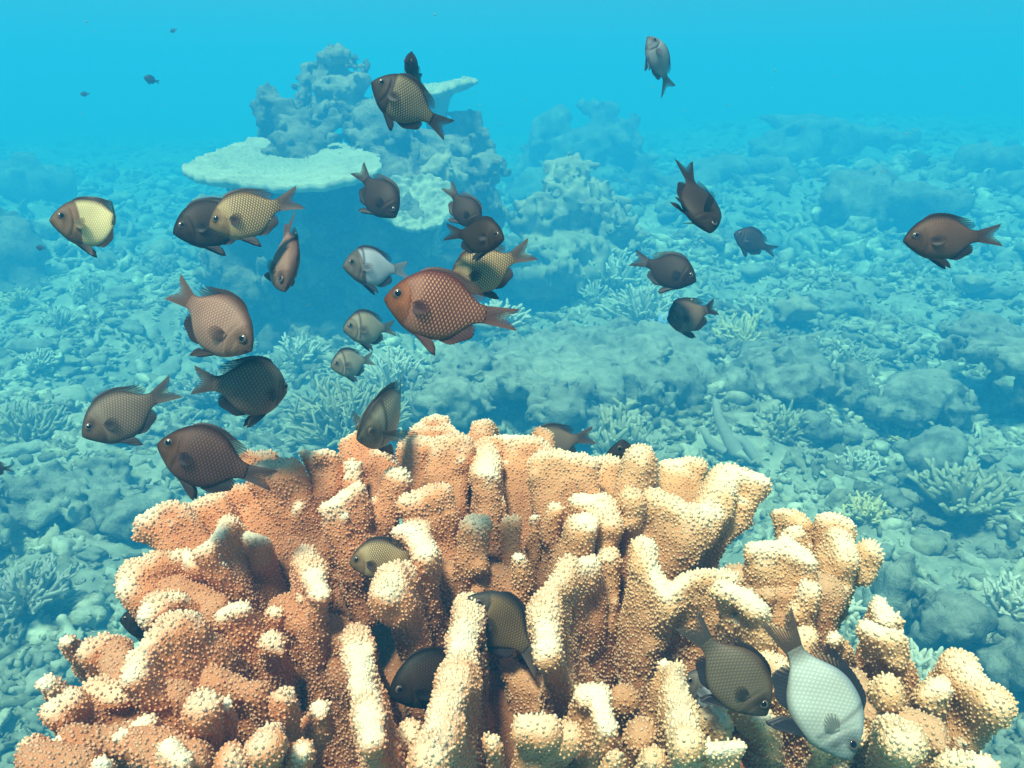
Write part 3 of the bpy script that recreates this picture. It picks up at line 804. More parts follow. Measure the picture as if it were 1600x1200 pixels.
BRANCHES = [
 ([(975,1090,18)], (975,1240), .03, .7, .1), ([(1000,1150,20)], (1000,1290), .0, .7, .2), ([(1020,1190,18)], (1030,1290), -.02, .7, .4), ([(960,1180,16)], (960,1290), -.01, .7, .3), ([(860,1070,18)], (860,1200), .05, .7, .1),
 # broad fused faces low between the fingers
 ([(130,1110,28),(200,1075,30),(280,1090,28)], (300,1230), .012, .9, .12), ([(110,1165,26),(200,1165,28),(300,1180,28)], (300,1290), .0, .9, .12),
 ([(60,1190,22),(120,1200,24)], (190,1290), .0, .9, .2), ([(180,1030,24),(215,1080,26)], (290,1180), .01, .9, .15), ([(270,930,26),(330,960,28)], (390,1080), .02, .9, .1),
 ([(1225,925,28),(1290,925,28)], (1250,1090), .02, .9, .12), ([(1180,990,26),(1240,1020,28),(1300,1060,26)], (1240,1190), .02, .9, .12), ([(1320,1070,28),(1370,1120,28)], (1350,1260), .01, .9, .15),
 ([(1420,1130,28),(1460,1140,28)], (1420,1270), .0, .9, .2), ([(450,960,26),(540,1000,26)], (510,1120), .04, .9, .05), ([(700,900,28),(800,920,28)], (760,1060), .05, .9, .05), ([(1160,900,22),(1200,930,22)], (1180,1030), .015, .9, .2),
 # back row, left to right
 ([(395,728,16),(420,722,16)], (440,800), .015), ([(415,752,26),(448,748,28)], (520,960), 0), ([(352,790,24),(392,785,24)], (440,880), .03),
 ([(505,722,25)], (500,850), 0), ([(550,737,17)], (548,820), .0), ([(548,695,16),(572,690,18),(600,712,20)], (570,800), .04), ([(622,752,21)], (585,850), -.01),
 ([(655,672,16),(688,664,18),(716,684,14)], (690,770), .045), ([(640,705,17),(668,702,17)], (665,820), .015), ([(688,707,19),(722,705,20)], (705,825), 0),
 ([(757,676,19)], (752,780), .035), ([(762,705,18,.02),(760,725,20,0),(764,750,20,-.03)], (770,830), .01),
 ([(787,692,17),(820,698,17),(852,712,16)], (812,820), .01), ([(848,686,12)], (848,740), .03), ([(846,728,19),(884,724,19),(925,732,18)], (875,850), -.01),
 ([(910,728,17),(955,735,18)], (930,830), .04), ([(998,728,26)], (985,880), -.01), ([(986,785,15)], (985,850), -.03),
 ([(1045,728,17),(1086,738,20)], (1070,820), .03),
 ([(1022,790,18),(1048,800,20),(1078,818,20),(1108,806,22),(1130,775,24),(1140,750,24),(1180,756,20)], (1050,900), -.015),
 ([(905,790,18),(935,792,20),(955,825,18)], (930,880), -.015), ([(912,822,22)], (885,920), -.03), ([(868,798,14)], (858,960), -.01), ([(800,822,15)], (798,950), -.005),
 ([(810,872,13)], (815,980), -.02), ([(835,812,11)], (842,950), .0), ([(470,905,14)], (490,1010), .02), ([(780,790,10)], (785,880), .01),
 # second row
 ([(234,820,20),(262,806,20),(290,808,16)], (340,900), -.005), ([(312,800,16),(340,790,18)], (385,880), .015), ([(322,864,19,-.02),(345,840,19,0),(362,825,17,.015)], (405,940), -.01),
 ([(385,842,16),(408,848,16)], (425,940), .01), ([(478,882,20,.015),(490,905,20,0),(500,930,20,-.02)], (500,1060), -.01),
 ([(516,800,22),(545,782,20),(556,768,14)], (560,880), -.02), ([(640,795,17),(670,785,17),(694,780,15)], (682,890), -.015),
 ([(628,836,20),(652,842,20),(665,870,20)], (668,960), -.03), ([(645,895,22,.01),(618,905,22,-.005),(604,935,22,-.03)], (655,1040), -.02), ([(744,828,22)], (722,975), -.025),
 ([(200,925,18),(218,900,22),(250,888,20),(280,880,18)], (345,985), .0, .95), ([(288,868,14),(308,890,14)], (360,960), -.005), ([(228,968,19),(258,948,19),(284,935,14)], (340,1010), -.01),
 ([(212,1062,22),(226,1034,25),(250,1008,22),(272,984,24),(298,978,20)], (390,1130), -.03, .9), ([(352,965,16),(380,955,17)], (400,1080), .0),
 ([(425,1010,18)], (445,1110), .02), ([(430,960,14)], (450,1060), .02), ([(310,1060,24),(350,1075,26),(395,1085,24)], (430,1230), .025, .8, .1), ([(352,1105,19)], (372,1230), -.02), ([(445,1095,17)], (455,1230), -.012),
 ([(556,1008,24,.02),(562,1045,25,0),(570,1090,26,-.015),(582,1160,26,-.035)], (600,1270), -.01),
 ([(733,955,23,.02),(728,1000,25,.005),(715,1060,27,-.01),(695,1130,27,-.03),(672,1190,26,-.045)], (730,1290), -.01),
 ([(922,888,20,.01),(895,895,22,0),(868,925,20,-.005),(852,972,23,-.02),(856,1015,22,-.03)], (920,1060), -.02),
 ([(950,880,17)], (952,980), .01), ([(1008,858,20),(1016,890,18),(1042,930,16),(1070,912,16),(1100,904,16),(1138,912,18)], (1020,1110), -.012, 1.0),
 ([(1138,925,20),(1165,938,22),(1190,955,18)], (1150,1040), -.045), ([(1185,862,20),(1225,858,20),(1262,880,18)], (1200,1000), -.025),
 ([(1222,808,19),(1248,825,14)], (1245,900), .03), ([(1240,835,17)], (1240,900), .01), ([(1288,818,18),(1325,826,14)], (1290,920), .01), ([(1310,850,20),(1322,880,18)], (1280,980), .0), ([(1358,866,19)], (1310,900), .005),
 ([(1262,930,18)], (1235,1030), -.01), ([(1372,945,20),(1385,970,22)], (1370,1100), -.01), ([(1360,990,24),(1392,1000,22)], (1372,1130), -.02), ([(1254,1004,20)], (1275,1080), -.0), ([(1300,1000,16)], (1320,1080), -.0),
 ([(1385,1080,22)], (1390,1200), -.02), ([(1392,1140,26,-.01),(1410,1165,24,-.02)], (1390,1260), -.02),
 ([(1500,1048,26),(1535,1085,24),(1556,1110,18)], (1420,1190), .0), ([(1470,1080,20)], (1420,1180), .0), ([(1490,1192,20),(1540,1200,20)], (1480,1290), -.01),
 # front row
 ([(912,1088,22),(938,1098,24),(950,1130,20)], (905,1250), -.03), ([(822,1136,24),(850,1140,24)], (835,1270), -.03), ([(768,1162,14)], (780,1260), -.0), ([(885,1150,16)], (880,1260), -.02),
 ([(1038,1040,13)], (1015,1230), .01), ([(1055,1055,15,.0),(1062,1105,20,-.02),(1070,1165,22,-.04)], (1060,1290), -.01), ([(1180,1035,22),(1215,1050,20)], (1210,1220), .015), ([(1155,1090,22),(1190,1120,22)], (1190,1240), .01),
 ([(1108,1172,18),(1150,1165,18)], (1130,1290), -.02), ([(1290,1160,22),(1330,1150,22)], (1310,1260), .03), ([(800,1050,20),(850,1080,22)], (830,1180), .10, .9, .1), ([(775,775,20)], (775,870), .05, .7, .1), ([(640,1150,20)], (640,1260), .03), ([(500,1110,20)], (500,1220), .03),
 ([(1120,1130,20)], (1110,1260), .0),
 ([(104,1004,14)], (150,1060), .03), ([(140,1022,18),(165,1010,18)], (215,1100), .005), ([(74,1068,20)], (150,1120), .01), ([(88,1110,20),(112,1095,18)], (210,1180), -.005),
 ([(92,1165,20),(118,1152,18)], (190,1260), -.01), ([(48,1172,16)], (130,1240), .015), ([(190,1150,16),(228,1132,16)], (250,1240), -.01), ([(318,1106,24)], (315,1250), -.035), ([(410,1170,20,-.02),(428,1150,18,0)], (440,1280), -.02),
 ([(150,1085,20),(190,1090,18)], (240,1180), .01), ([(262,1172,20),(285,1190,20)], (290,1290), -.02), ([(370,1190,18)], (375,1290), -.01), ([(470,1180,16)], (480,1290), .0), ([(160,1195,18)], (220,1290), -.01),
]
for b_ in BRANCHES: BR(*b_)
def hero_base():
    s = 0.80 / FPX
    a = P(760, 1470, 0.86); segs = [(P(560, 1330, 0.80), (0.155, 0.14, 0.11)), (P(960, 1330, 0.80), (0.155, 0.14, 0.11)), (P(760, 1260, 0.84), (0.17, 0.15, 0.17)),
            (P(300, 1330, 0.78), (0.13, 0.12, 0.11)), (P(1230, 1310, 0.78), (0.13, 0.12, 0.11)), (P(760, 1080, 0.92), (0.15, 0.06, 0.10)), (P(480,1120,.90), (.09,.07,.09)), (P(1080,1110,.90), (.09,.07,.09)),
            (a + np.array([0, 0, -0.10]), (0.30, 0.2, 0.2))]
    lo = np.array([-0.70, 0.20, -2.2]); hi = np.array([0.70, 1.55, -0.25])
    def sdf(g):
        f = np.full(g.shape[:-1], 1.0)
        for c, r in segs:
            r = np.array(r); f = smin(f, (np.linalg.norm((g - c) / r, axis=-1) - 1) * r.min(), 0.05)
        f = smin(f, seg(g, a, np.array([a[0], a[1] + .05, -2.0]), 0.2, 0.45), 0.05)
        return f + 0.012 * fbm(g * 14, 3, 4)
    hero_part('base', sdf, lo, hi, 0.013, None, np.array([0, 0, 1.]), 99, 0.3, spacing=0.0085)
hero_base()

# ------------------------------------------------------------------ fish
def fish_mats():
    m, n, l, b = new_mat('fish_skin_mat')
    cd = attr(n, 'cdark', 'Color'); cl = attr(n, 'clight', 'Color')
    uv = n.new('ShaderNodeAttribute'); uv.attribute_name = 'suv'
    s = n.new('ShaderNodeSeparateXYZ'); l.new(uv.outputs['Vector'], s.inputs[0])
    def lat(sign):
        v = mth(n, l, 'ADD', mth(n, l, 'MULTIPLY', s.outputs[0], 26.0), mth(n, l, 'MULTIPLY', s.outputs[1], 15.5 * sign))
        f = mth(n, l, 'FRACT', mth(n, l, 'ADD', v, 50.0))
        return mth(n, l, 'SUBTRACT', 0.5, mth(n, l, 'ABSOLUTE', mth(n, l, 'SUBTRACT', f, 0.5)))
    dmin = mth(n, l, 'MINIMUM', lat(1.0), lat(-1.0))
    net = ramp(n, l, dmin, [(0.09, (0.0,)), (0.33, (1.0,))])
    nz = noise(n, l, 9, 3, 0.6, uv.outputs['Vector'])
    col = mixc(n, l, net, cd, cl)
    col = mixc(n, l, mth(n, l, 'MULTIPLY', nz, 0.2), col, cd)
    l.new(col, b.inputs['Base Color']); b.inputs['Roughness'].default_value = 0.58
    b.inputs['Specular IOR Level'].default_value = 0.18
    bp = n.new('ShaderNodeBump'); bp.inputs['Strength'].default_value = 0.45; bp.inputs['Distance'].default_value = 0.0005
    l.new(mth(n, l, 'ADD', dmin, mth(n, l, 'MULTIPLY', noise(n, l, 60, 3, 0.6, uv.outputs['Vector']), 0.25)), bp.inputs['Height']); l.new(bp.outputs[0], b.inputs['Normal'])
    f, n, l, b = new_mat('fish_fin_mat')
    col = attr(n, 'fcol', 'Color'); al = attr(n, 'alpha'); ray = attr(n, 'ray')
    rs = mth(n, l, 'ABSOLUTE', mth(n, l, 'SUBTRACT', mth(n, l, 'FRACT', ray), 0.5))
    rm = ramp(n, l, rs, [(0.18, (1.0,)), (0.36, (0.0,))])
    l.new(mixc(n, l, mth(n, l, 'MULTIPLY', rm, 0.45), col, (0.015, 0.012, 0.012)), b.inputs['Base Color'])
    l.new(mth(n, l, 'ADD', al, mth(n, l, 'MULTIPLY', rm, 0.30), None, True), b.inputs['Alpha'])
    b.inputs['Roughness'].default_value = 0.5; b.inputs['Specular IOR Level'].default_value = 0.3
    e, n, l, b = new_mat('fish_eye_mat')
    b.inputs['Base Color'].default_value = (0.12, 0.075, 0.05, 1); b.inputs['Roughness'].default_value = 0.3
    p, n, l, b = new_mat('fish_pupil_mat')
    b.inputs['Base Color'].default_value = (0.003, 0.003, 0.005, 1); b.inputs['Roughness'].default_value = 0.06; b.inputs['Coat Weight'].default_value = 0.2
    return m, f, e, p
M_skin, M_fin, M_eye, M_pupil = fish_mats()
XS = np.array([0, .03, .07, .12, .2, .3, .4, .5, .6, .7, .8, .88, .95, 1.0])
UP_ = np.array([.014, .072, .128, .188, .262, .322, .352, .355, .338, .29, .205, .135, .10, .092])
LO_ = np.array([-.014, -.06, -.105, -.155, -.228, -.288, -.316, -.322, -.308, -.262, -.182, -.115, -.09, -.085])
WD_ = np.array([.012, .035, .06, .085, .115, .135, .138, .13, .11, .085, .058, .036, .024, .018])
def sm(x, xs, ys):
    # smooth monotone-ish interpolation
    d = np.gradient(ys, xs); k = np.clip(np.searchsorted(xs, x) - 1, 0, len(xs) - 2)
    h = xs[k + 1] - xs[k]; t = np.clip((x - xs[k]) / h, 0, 1)
    return ((2*t**3 - 3*t**2 + 1) * ys[k] + (t**3 - 2*t**2 + t) * h * d[k] + (-2*t**3 + 3*t**2) * ys[k+1] + (t**3 - t**2) * h * d[k+1])
def c3(*v): return np.array(v, float)
# palette: scale centre, net, head, fins, bar?, tail-base
PAL = {
 'red':    dict(l=c3(.56,.27,.17), d=c3(.09,.02,.014), h=c3(.30,.10,.04), f=c3(.07,.025,.02), back=c3(.10,.025,.02)),
 'brown':  dict(l=c3(.24,.115,.075), d=c3(.075,.03,.022), h=c3(.15,.07,.035), f=c3(.035,.018,.015), back=c3(.04,.018,.014)),
 'umber':  dict(l=c3(.23,.13,.08), d=c3(.13,.065,.04), h=c3(.16,.085,.045), f=c3(.02,.012,.01), back=c3(.03,.018,.012)),
 'pink':   dict(l=c3(.52,.33,.25), d=c3(.26,.14,.10), h=c3(.28,.16,.11), f=c3(.03,.018,.015), back=c3(.12,.06,.045)),
 'gold':   dict(l=c3(.68,.53,.27), d=c3(.12,.065,.035), h=c3(.28,.18,.09), f=c3(.03,.02,.018), back=c3(.06,.035,.025)),
 'yellow': dict(l=c3(.70,.66,.40), d=c3(.42,.35,.16), h=c3(.19,.11,.06), f=c3(.03,.022,.018), back=c3(.05,.035,.025), front=.36),
 'olive':  dict(l=c3(.42,.36,.22), d=c3(.06,.045,.03), h=c3(.055,.042,.035), f=c3(.02,.016,.015), back=c3(.02,.017,.015), front=.33),
 'tawny':  dict(l=c3(.20,.17,.11), d=c3(.10,.08,.055), h=c3(.11,.085,.06), f=c3(.015,.012,.015), back=c3(.10,.065,.045)),
 'dark':   dict(l=c3(.13,.085,.055), d=c3(.04,.027,.02), h=c3(.07,.045,.03), f=c3(.02,.016,.015), back=c3(.03,.024,.02)),
 'grey':   dict(l=c3(.36,.29,.21), d=c3(.13,.09,.065), h=c3(.17,.11,.07), f=c3(.025,.02,.018), back=c3(.05,.04,.03)),
 'barred': dict(l=c3(.40,.38,.28), d=c3(.20,.18,.13), h=c3(.22,.19,.13), f=c3(.035,.03,.025), back=c3(.03,.025,.02), bar=1),
 'pale':   dict(l=c3(.44,.46,.46), d=c3(.32,.35,.36), h=c3(.15,.12,.09), f=c3(.03,.03,.035), back=c3(.06,.06,.06), bar=1, front=.33),
 'blue':   dict(l=c3(.60,.62,.50), d=c3(.42,.46,.38), h=c3(.34,.38,.33), f=c3(.02,.02,.025), back=c3(.30,.36,.36), bar=.6, tb=c3(.06,.035,.02)),
 'amber':  dict(l=c3(.30,.20,.09), d=c3(.10,.07,.04), h=c3(.09,.07,.05), f=c3(.03,.02,.022), back=c3(.03,.03,.03)),
 'silver': dict(l=c3(.30,.32,.31), d=c3(.18,.20,.20), h=c3(.16,.17,.17), f=c3(.06,.06,.07), back=c3(.10,.11,.12)),
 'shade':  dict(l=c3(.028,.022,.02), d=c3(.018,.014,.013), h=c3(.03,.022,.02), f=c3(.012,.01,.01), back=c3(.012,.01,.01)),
}
DIM = {'dark': .45, 'brown': .55, 'umber': .6, 'grey': .65, 'olive': .8, 'shade': .8, 'yellow': 1.0, 'gold': .8, 'red': .78, 'blue': .72, 'tawny': .75, 'pale': .9, 'barred': .9, 'silver': .9, 'pink': .72, 'amber': .8}
def make_fish(label, cx, cy, sl, phi, psi=0.0, roll=0.0, d=None, pal='grey', bend=0.0, group='damselfish swimming over the reef', deep=1.0, fins=1.0, flip=False, real=0.072, small=False, splay=0.25, ts=1.0, name='damselfish'):
    """cx,cy photo pixel of the body middle; sl snout-to-tail-root length in photo px; phi heading in the picture plane, psi towards the camera"""
    if d is None: d = real * FPX / sl
    S = sl / FPX * d
    p_ = {k_: (v_ * DIM.get(pal, 0.8) * (c3(1, 1, 1) if pal in ('blue', 'silver', 'pale') else c3(1.05, .95, .86)) if k_ not in ('front', 'bar') else v_) for k_, v_ in PAL[pal].items()}
    hd = c3(math.cos(R(psi)) * math.cos(R(phi)), math.cos(R(psi)) * math.sin(R(phi)), math.sin(R(psi)))
    u0 = c3(-math.sin(R(phi)), math.cos(R(phi)), 0)
    if u0[1] < 0: u0 = -u0
    if flip: u0 = -u0
    side = np.cross(hd, u0)
    u = u0 * math.cos(R(roll)) + side * math.sin(R(roll)); side = np.cross(u, hd)
    cam2w = np.stack([RGT, UPV, -FWD], 1)
    F_, U_, S_ = cam2w @ hd, cam2w @ u, cam2w @ side
    M = Matrix(np.stack([F_, S_, U_], 1).tolist()).to_4x4()
    loc = P(cx, cy, d)
    root = empty(name, loc)
    root.rotation_euler = M.to_euler()
    tag(root, label, 'fish', group)
    def place(V):
        """V in fish units: x back from the snout, y side, z up -> local metres, bent sideways"""
        V = np.array(V, float); x = V[:, 0] - 0.5; tb = np.clip(V[:, 0] - 0.35, 0, 2)
        th = 2 * bend * np.minimum(tb, 0.75); b2 = 2 * bend if abs(bend) > 1e-3 else 1e-3
        if abs(bend) <= 1e-3: th = 1e-3 * np.minimum(tb, 0.75)
        ex_ = np.maximum(tb - 0.75, 0)
        xx = np.minimum(V[:, 0], 0.35) - 0.5 + np.sin(th) / b2 + np.cos(th) * ex_ - np.sin(th) * V[:, 1]
        yy = (1 - np.cos(th)) / b2 + np.sin(th) * ex_ + np.cos(th) * V[:, 1]
        W = np.stack([-xx, yy, V[:, 2] * deep], 1)
        return W * S
    # body
    nx, na = (16, 14) if small else (64, 40)
    tx = np.linspace(0, 1, nx) ** 1.15
    a = np.linspace(0, 2 * PI, na, endpoint=False)
    up, lo, wd = sm(tx, XS, UP_), sm(tx, XS, LO_), sm(tx, XS, WD_)
    cz = (up + lo) / 2; hz = (up - lo) / 2
    ca, sa = np.cos(a), np.sin(a)
    Y = wd[:, None] * np.sign(sa) * np.abs(sa) ** 1.12
    Z = cz[:, None] + hz[:, None] * ca
    X = np.repeat(tx[:, None], na, 1)
    sidef = np.abs(sa)[None] ** 1.5
    # gill cover crease, mouth crease, cheek
    gx = 0.27 + 0.05 * np.cos((Z + 0.02) * 7.5) - 0.05 - 0.25 * np.clip(np.abs(Z + .02) - .16, 0, 1)
    Y = Y * (1 - 0.16 * np.exp(-((X - gx - .008) / 0.010) ** 2) * (np.abs(Z + 0.02) < 0.19)) * (1 + 0.05 * np.exp(-((X - gx + .03) / 0.022) ** 2))
    Y = Y * (1 - 0.10 * np.exp(-((X - .17) / .012) ** 2) * (Z < 0.02) * (Z > -0.14))
    V = np.stack([X, Y, Z], -1).reshape(-1, 3)
    V = np.concatenate([V, [[-.004, 0, 0.0]], [[1.005, 0, 0.003]]])
    i = np.arange(nx * na).reshape(nx, na); j = np.roll(i, -1, 1)
    Q = np.stack([i[:-1], j[:-1], j[1:], i[1:]], -1).reshape(-1, 4)
    T = np.concatenate([np.stack([np.full(na, nx * na), j[0], i[0]], -1), np.stack([np.full(na, nx * na + 1), i[-1], j[-1]], -1)])
    x, z = V[:, 0], V[:, 2]
    hm = np.clip((gx.reshape(-1) - x[:nx*na]) / 0.03 + 0.5, 0, 1) if not small else np.clip((0.27 - x[:nx*na]) / .03 + .5, 0, 1)
    hm = np.concatenate([hm, [1, 0]])
    if 'front' in p_:
        hm = np.maximum(hm, np.clip((p_['front'] - 0.05 * z / .3 - x) / 0.025 + .5, 0, 1))
    rel = (z - np.interp(x, XS, LO_)) / (np.interp(x, XS, UP_) - np.interp(x, XS, LO_) + 1e-6)
    bk = np.clip((rel - 0.86) / 0.12, 0, 1); bt = np.clip((0.10 - rel) / 0.10, 0, 1) * 0.6 + np.clip((x - 0.86) / .12, 0, 1) * 0.75
    def blend(A, B, t): return A * (1 - t[:, None]) + B * t[:, None]
    hv = p_['h'] * (1 + 0.35 * vnoise(V * 11 + cx, 5)[:, None])
    snout = np.exp(-(x / .05) ** 2)
    cl = blend(np.repeat(p_['l'][None], len(V), 0), hv, hm); cd = blend(np.repeat(p_['d'][None], len(V), 0), hv * .8, hm)
    for A in (cl, cd):
        A[:] = blend(A, np.repeat(p_['back'][None], len(V), 0), np.clip(bk, 0, 1))
        A[:] = blend(A, A * 0.45 if 'tb' not in p_ else np.repeat(p_['tb'][None], len(V), 0), np.clip(bt, 0, 1))
        A[:] = A * (1 - 0.6 * snout[:, None])
        if 'bar' in p_:
            bx = 0.33 + 0.10 * np.clip(z, -.1, .4) - 0.1 * np.clip(-z - .05, 0, 1)
            A[:] = blend(A, p_['f'][None] * np.ones((len(V), 1)), p_['bar'] * 0.85 * np.exp(-((x - bx) / 0.022) ** 2) * (z > -.22))
    eyed = np.exp(-(((x - .130) ** 2 + (z - .062) ** 2) / .068 ** 2) ** 2)
    for A in (cl, cd): A[:] = A * (1 - 0.55 * eyed[:, None]) * (1 + 0.18 * vnoise(V * 5 + cy, 8)[:, None])
    # scales fade out on belly, nape and tail root
    fade = np.clip(0.8 * np.clip((0.12 - rel) / .10, 0, 1) + 0.7 * np.clip((0.40 - x) / .08, 0, 1) * (hm < .5) + 0.25 * np.clip(vnoise(V * 4 + cx, 9), 0, 1), 0, 0.85)
    avg = cl * .5 + cd * .5
    cl = blend(cl, avg, fade); cd = blend(cd, avg, fade)
    one = np.ones((len(V), 1))
    warp = np.stack([x + 0.35 * z * z, z - 0.10 * (x - .5) ** 2, np.zeros(len(V))], 1)
    body = mesh_obj('body', place(V), [Q, T], M_skin, root, attrs={'clight': np.hstack([cl, one]), 'cdark': np.hstack([cd, one]), 'suv': warp})
    # fins: ruled patches between a base line and an outer edge
    def fin(fname, base, edge, rays, col, a0, a1, thick=0.006, parent=root, jag=0.012, wav=0.004, phase=0.0):
        base = np.array(base, float); edge = np.array(edge, float); n2 = 5 if small else 9; n1 = max(8, rays * (2 if small else 4)) + 1
        tb = np.linspace(0, 1, len(base)); te = np.linspace(0, 1, len(edge)); t = np.linspace(0, 1, n1)
        Bp = np.stack([np.interp(t, tb, base[:, k]) for k in range(3)], 1); Ep = np.stack([sm(t, te, edge[:, k]) for k in range(3)], 1)
        L = np.linalg.norm(Ep - Bp, axis=1)
        ph = t * rays + 0.5
        jg = jag * (np.cos(2 * PI * ph)) * np.clip(L / .08, 0, 1)
        Ep = Ep - (Ep - Bp) / (L[:, None] + 1e-6) * (-jg)[:, None] * -1
        v = np.linspace(0, 1, n2)
        G = Bp[:, None] * (1 - v[None, :, None]) + Ep[:, None] * v[None, :, None]
        e1 = Ep.mean(0) - Bp.mean(0); e2 = Bp[-1] - Bp[0] + Ep[-1] - Ep[0]; nn = np.cross(e1, e2); nn /= np.linalg.norm(nn) + 1e-9
        G = G + nn * (wav * np.sin(PI * v)[None, :, None] * np.sin(t * 7 + phase)[:, None, None])
        th = thick * (1 - 0.75 * v)[None, :, None] * (0.75 + 0.25 * np.cos(2 * PI * ph))[:, None, None]
        Va, Vb = (G + nn * th).reshape(-1, 3), (G - nn * th).reshape(-1, 3)
        i = np.arange(n1 * n2).reshape(n1, n2)
        q = np.stack([i[:-1, :-1], i[1:, :-1], i[1:, 1:], i[:-1, 1:]], -1).reshape(-1, 4)
        m = n1 * n2; bd = np.concatenate([i[:, -1], i[::-1, 0][:0]])
        rim = np.stack([i[:-1, -1], i[1:, -1], i[1:, -1] + m, i[:-1, -1] + m], -1)
        r1 = np.stack([i[0, 1:], i[0, :-1], i[0, :-1] + m, i[0, 1:] + m], -1); r2 = np.stack([i[-1, :-1], i[-1, 1:], i[-1, 1:] + m, i[-1, :-1] + m], -1)
        A0 = np.interp(t, np.linspace(0, 1, len(a0)), a0); A1 = np.interp(t, np.linspace(0, 1, len(a1)), a1)
        al = (A0[:, None] * (1 - v) ** 1 + A1[:, None] * v)
        al = np.repeat(al.reshape(1, -1), 2, 0).reshape(-1)
        cc = np.repeat((col[None, None] * (1 + 0.5 * v[None, :, None]) * np.ones((n1, 1, 1))).reshape(1, -1, 3), 2, 0).reshape(-1, 3)
        rr = np.tile(np.repeat(ph[:, None], n2, 1).reshape(-1), 2)
        return mesh_obj(fname, place(np.concatenate([Va, Vb])), [q, q[:, ::-1] + m, rim, r1, r2], M_fin, parent,
                        attrs={'fcol': np.hstack([cc, np.ones((len(cc), 1))]), 'alpha': al, 'ray': rr})
    fc = p_['f']
    ux = lambda q, dz=-.012: (q, 0, float(np.interp(q, XS, UP_)) + dz)
    lx = lambda q, dz=.012: (q, 0, float(np.interp(q, XS, LO_)) + dz)
    k = fins
    fin('dorsal_fin', [ux(q) for q in (.27, .38, .5, .62, .74, .87)],
        [(.30, 0, .335), (.38, 0, .345 + .035 * k), (.50, 0, .36 + .035 * k), (.64, 0, .335 + .04 * k), (.76, 0, .27 + .055 * k), (.90, 0, .18 + .085 * k), (.97, 0, .135 + .03 * k), (.93, 0, .125)], 19, fc * .8, [1, 1, 1, .9, .6, .25], [1, 1, 1, 1, .8, .15, .05, .03], jag=.004)
    fin('anal_fin', [lx(q) for q in (.56, .66, .76, .87)],
        [(.60, 0, -.325), (.70, 0, -.31 - .03 * k), (.80, 0, -.25 - .045 * k), (.90, 0, -.18 - .06 * k), (.92, 0, -.13)], 12, fc, [1, 1, 1, .8], [1, 1, 1, .8, .1], jag=.004)
    fin('tail_fin', [(.985, 0, .09), (1.0, 0, .03), (1.0, 0, -.03), (.985, 0, -.085)],
        [(1.32, 0, .175 * ts), (1.28, 0, .10 * ts), (1.20, 0, 0.0), (1.28, 0, -.10 * ts), (1.32, 0, -.175 * ts)], 14, (fc * .7 + p_['d'] * .5) if 'tb' not in p_ else p_['tb'] * 1.5, [1, 1, 1], [.95, .25, .15, .25, .95], jag=.009)
    for s_ in (1, -1):
        fin('pelvic_fin', [(.31, .035 * s_, -.27), (.37, .035 * s_, -.295)],
            [(.42, .05 * s_, -.36), (.50, .06 * s_, -.34 - .09 * k), (.57, .06 * s_, -.37 - .09 * k), (.54, .05 * s_, -.345), (.47, .045 * s_, -.315)], 6, fc, [1, 1], [1, 1, 1, .9, .8], jag=.004)
        wy = float(np.interp(.29, XS, WD_))
        fin('pectoral_fin', [(.285, (wy - .01) * s_, .0), (.295, (wy - .008) * s_, -.09)],
            [(.37, (wy + splay * .14) * s_, .035), (.43, (wy + splay * .22) * s_, .02), (.465, (wy + splay * .25) * s_, -.035), (.45, (wy + splay * .24) * s_, -.085), (.40, (wy + splay * .2) * s_, -.12), (.345, (wy + splay * .1) * s_, -.125)], 9, (fc * .7 + p_['d'] * .4) if pal != 'blue' else p_['l'] * .5, [.8, .8], [.12, .05, .04, .05, .12], thick=.004, jag=.006)
    if not small:
        for s_ in (1, -1):
            ex, ez, er = .130, .062, .050
            wy = float(sm(np.array([ex]), XS, WD_)[0]) * 0.96
            def ball(cy_, r, fl, nm, mt, par, n_=14, hue=None):
                th = np.linspace(0, PI, n_); ph = np.linspace(0, 2 * PI, 20, endpoint=False)
                TH, PH = np.meshgrid(th, ph, indexing='ij')
                Vv = np.stack([ex + r * np.sin(TH) * np.cos(PH), s_ * (cy_ + fl * r * np.cos(TH)), ez + r * np.sin(TH) * np.sin(PH)], -1).reshape(-1, 3)
                ii = np.arange(n_ * 20).reshape(n_, 20); jj = np.roll(ii, -1, 1)
                return mesh_obj(nm, place(Vv), np.stack([ii[:-1], jj[:-1], jj[1:], ii[1:]], -1).reshape(-1, 4), mt, par)
            ey = ball(wy - .004, er, .42, 'eye', M_eye, root)
            ball(wy + .002, er * .74, .50, 'pupil', M_pupil, ey)
        # lips
        t = np.linspace(-1, 1, 13)
        for zz, nm in ((.010, 'lip'), (-.012, 'lip')):
            pts = np.stack([.008 + .042 * t * t, .036 * t, zz * (1 - .5 * t * t) - .018 * t * t], 1)
            Vt, Qt, Tt = tube(pts, .010 * (1 - .5 * t * t), 7)
            lc = np.repeat((p_['h'] * .55)[None], len(Vt), 0)
            mesh_obj(nm, place(Vt), [Qt, Tt], M_skin, root, attrs={'clight': np.hstack([lc, np.ones((len(Vt), 1))]), 'cdark': np.hstack([lc, np.ones((len(Vt), 1))]), 'suv': Vt})
    return root
F = make_fish
F('largest red brown fish in the middle with a pale net of scales, facing left', 680, 480, 160, 171, 4, 4, .60, 'red', .05, deep=1.0, ts=.62)
F('yellow bodied fish with a brown head at the far left', 139, 351, 112, 180, 40, 6, None, 'yellow', 1.35, splay=.5)
F('dark fish mostly hidden behind the golden scaled fish on the left', 327, 352, 112, 200, 28, 0, .98, 'dark', .5)
F('golden fish with dark scale edges and a raised tail, in front of the dark one', 382, 338, 112, 201, 14, 0, .86, 'gold', .1)
F('narrow brown fish diving head down away from the golden fish', 444, 408, 118, -80, 30, 45, .90, 'pink', .12)
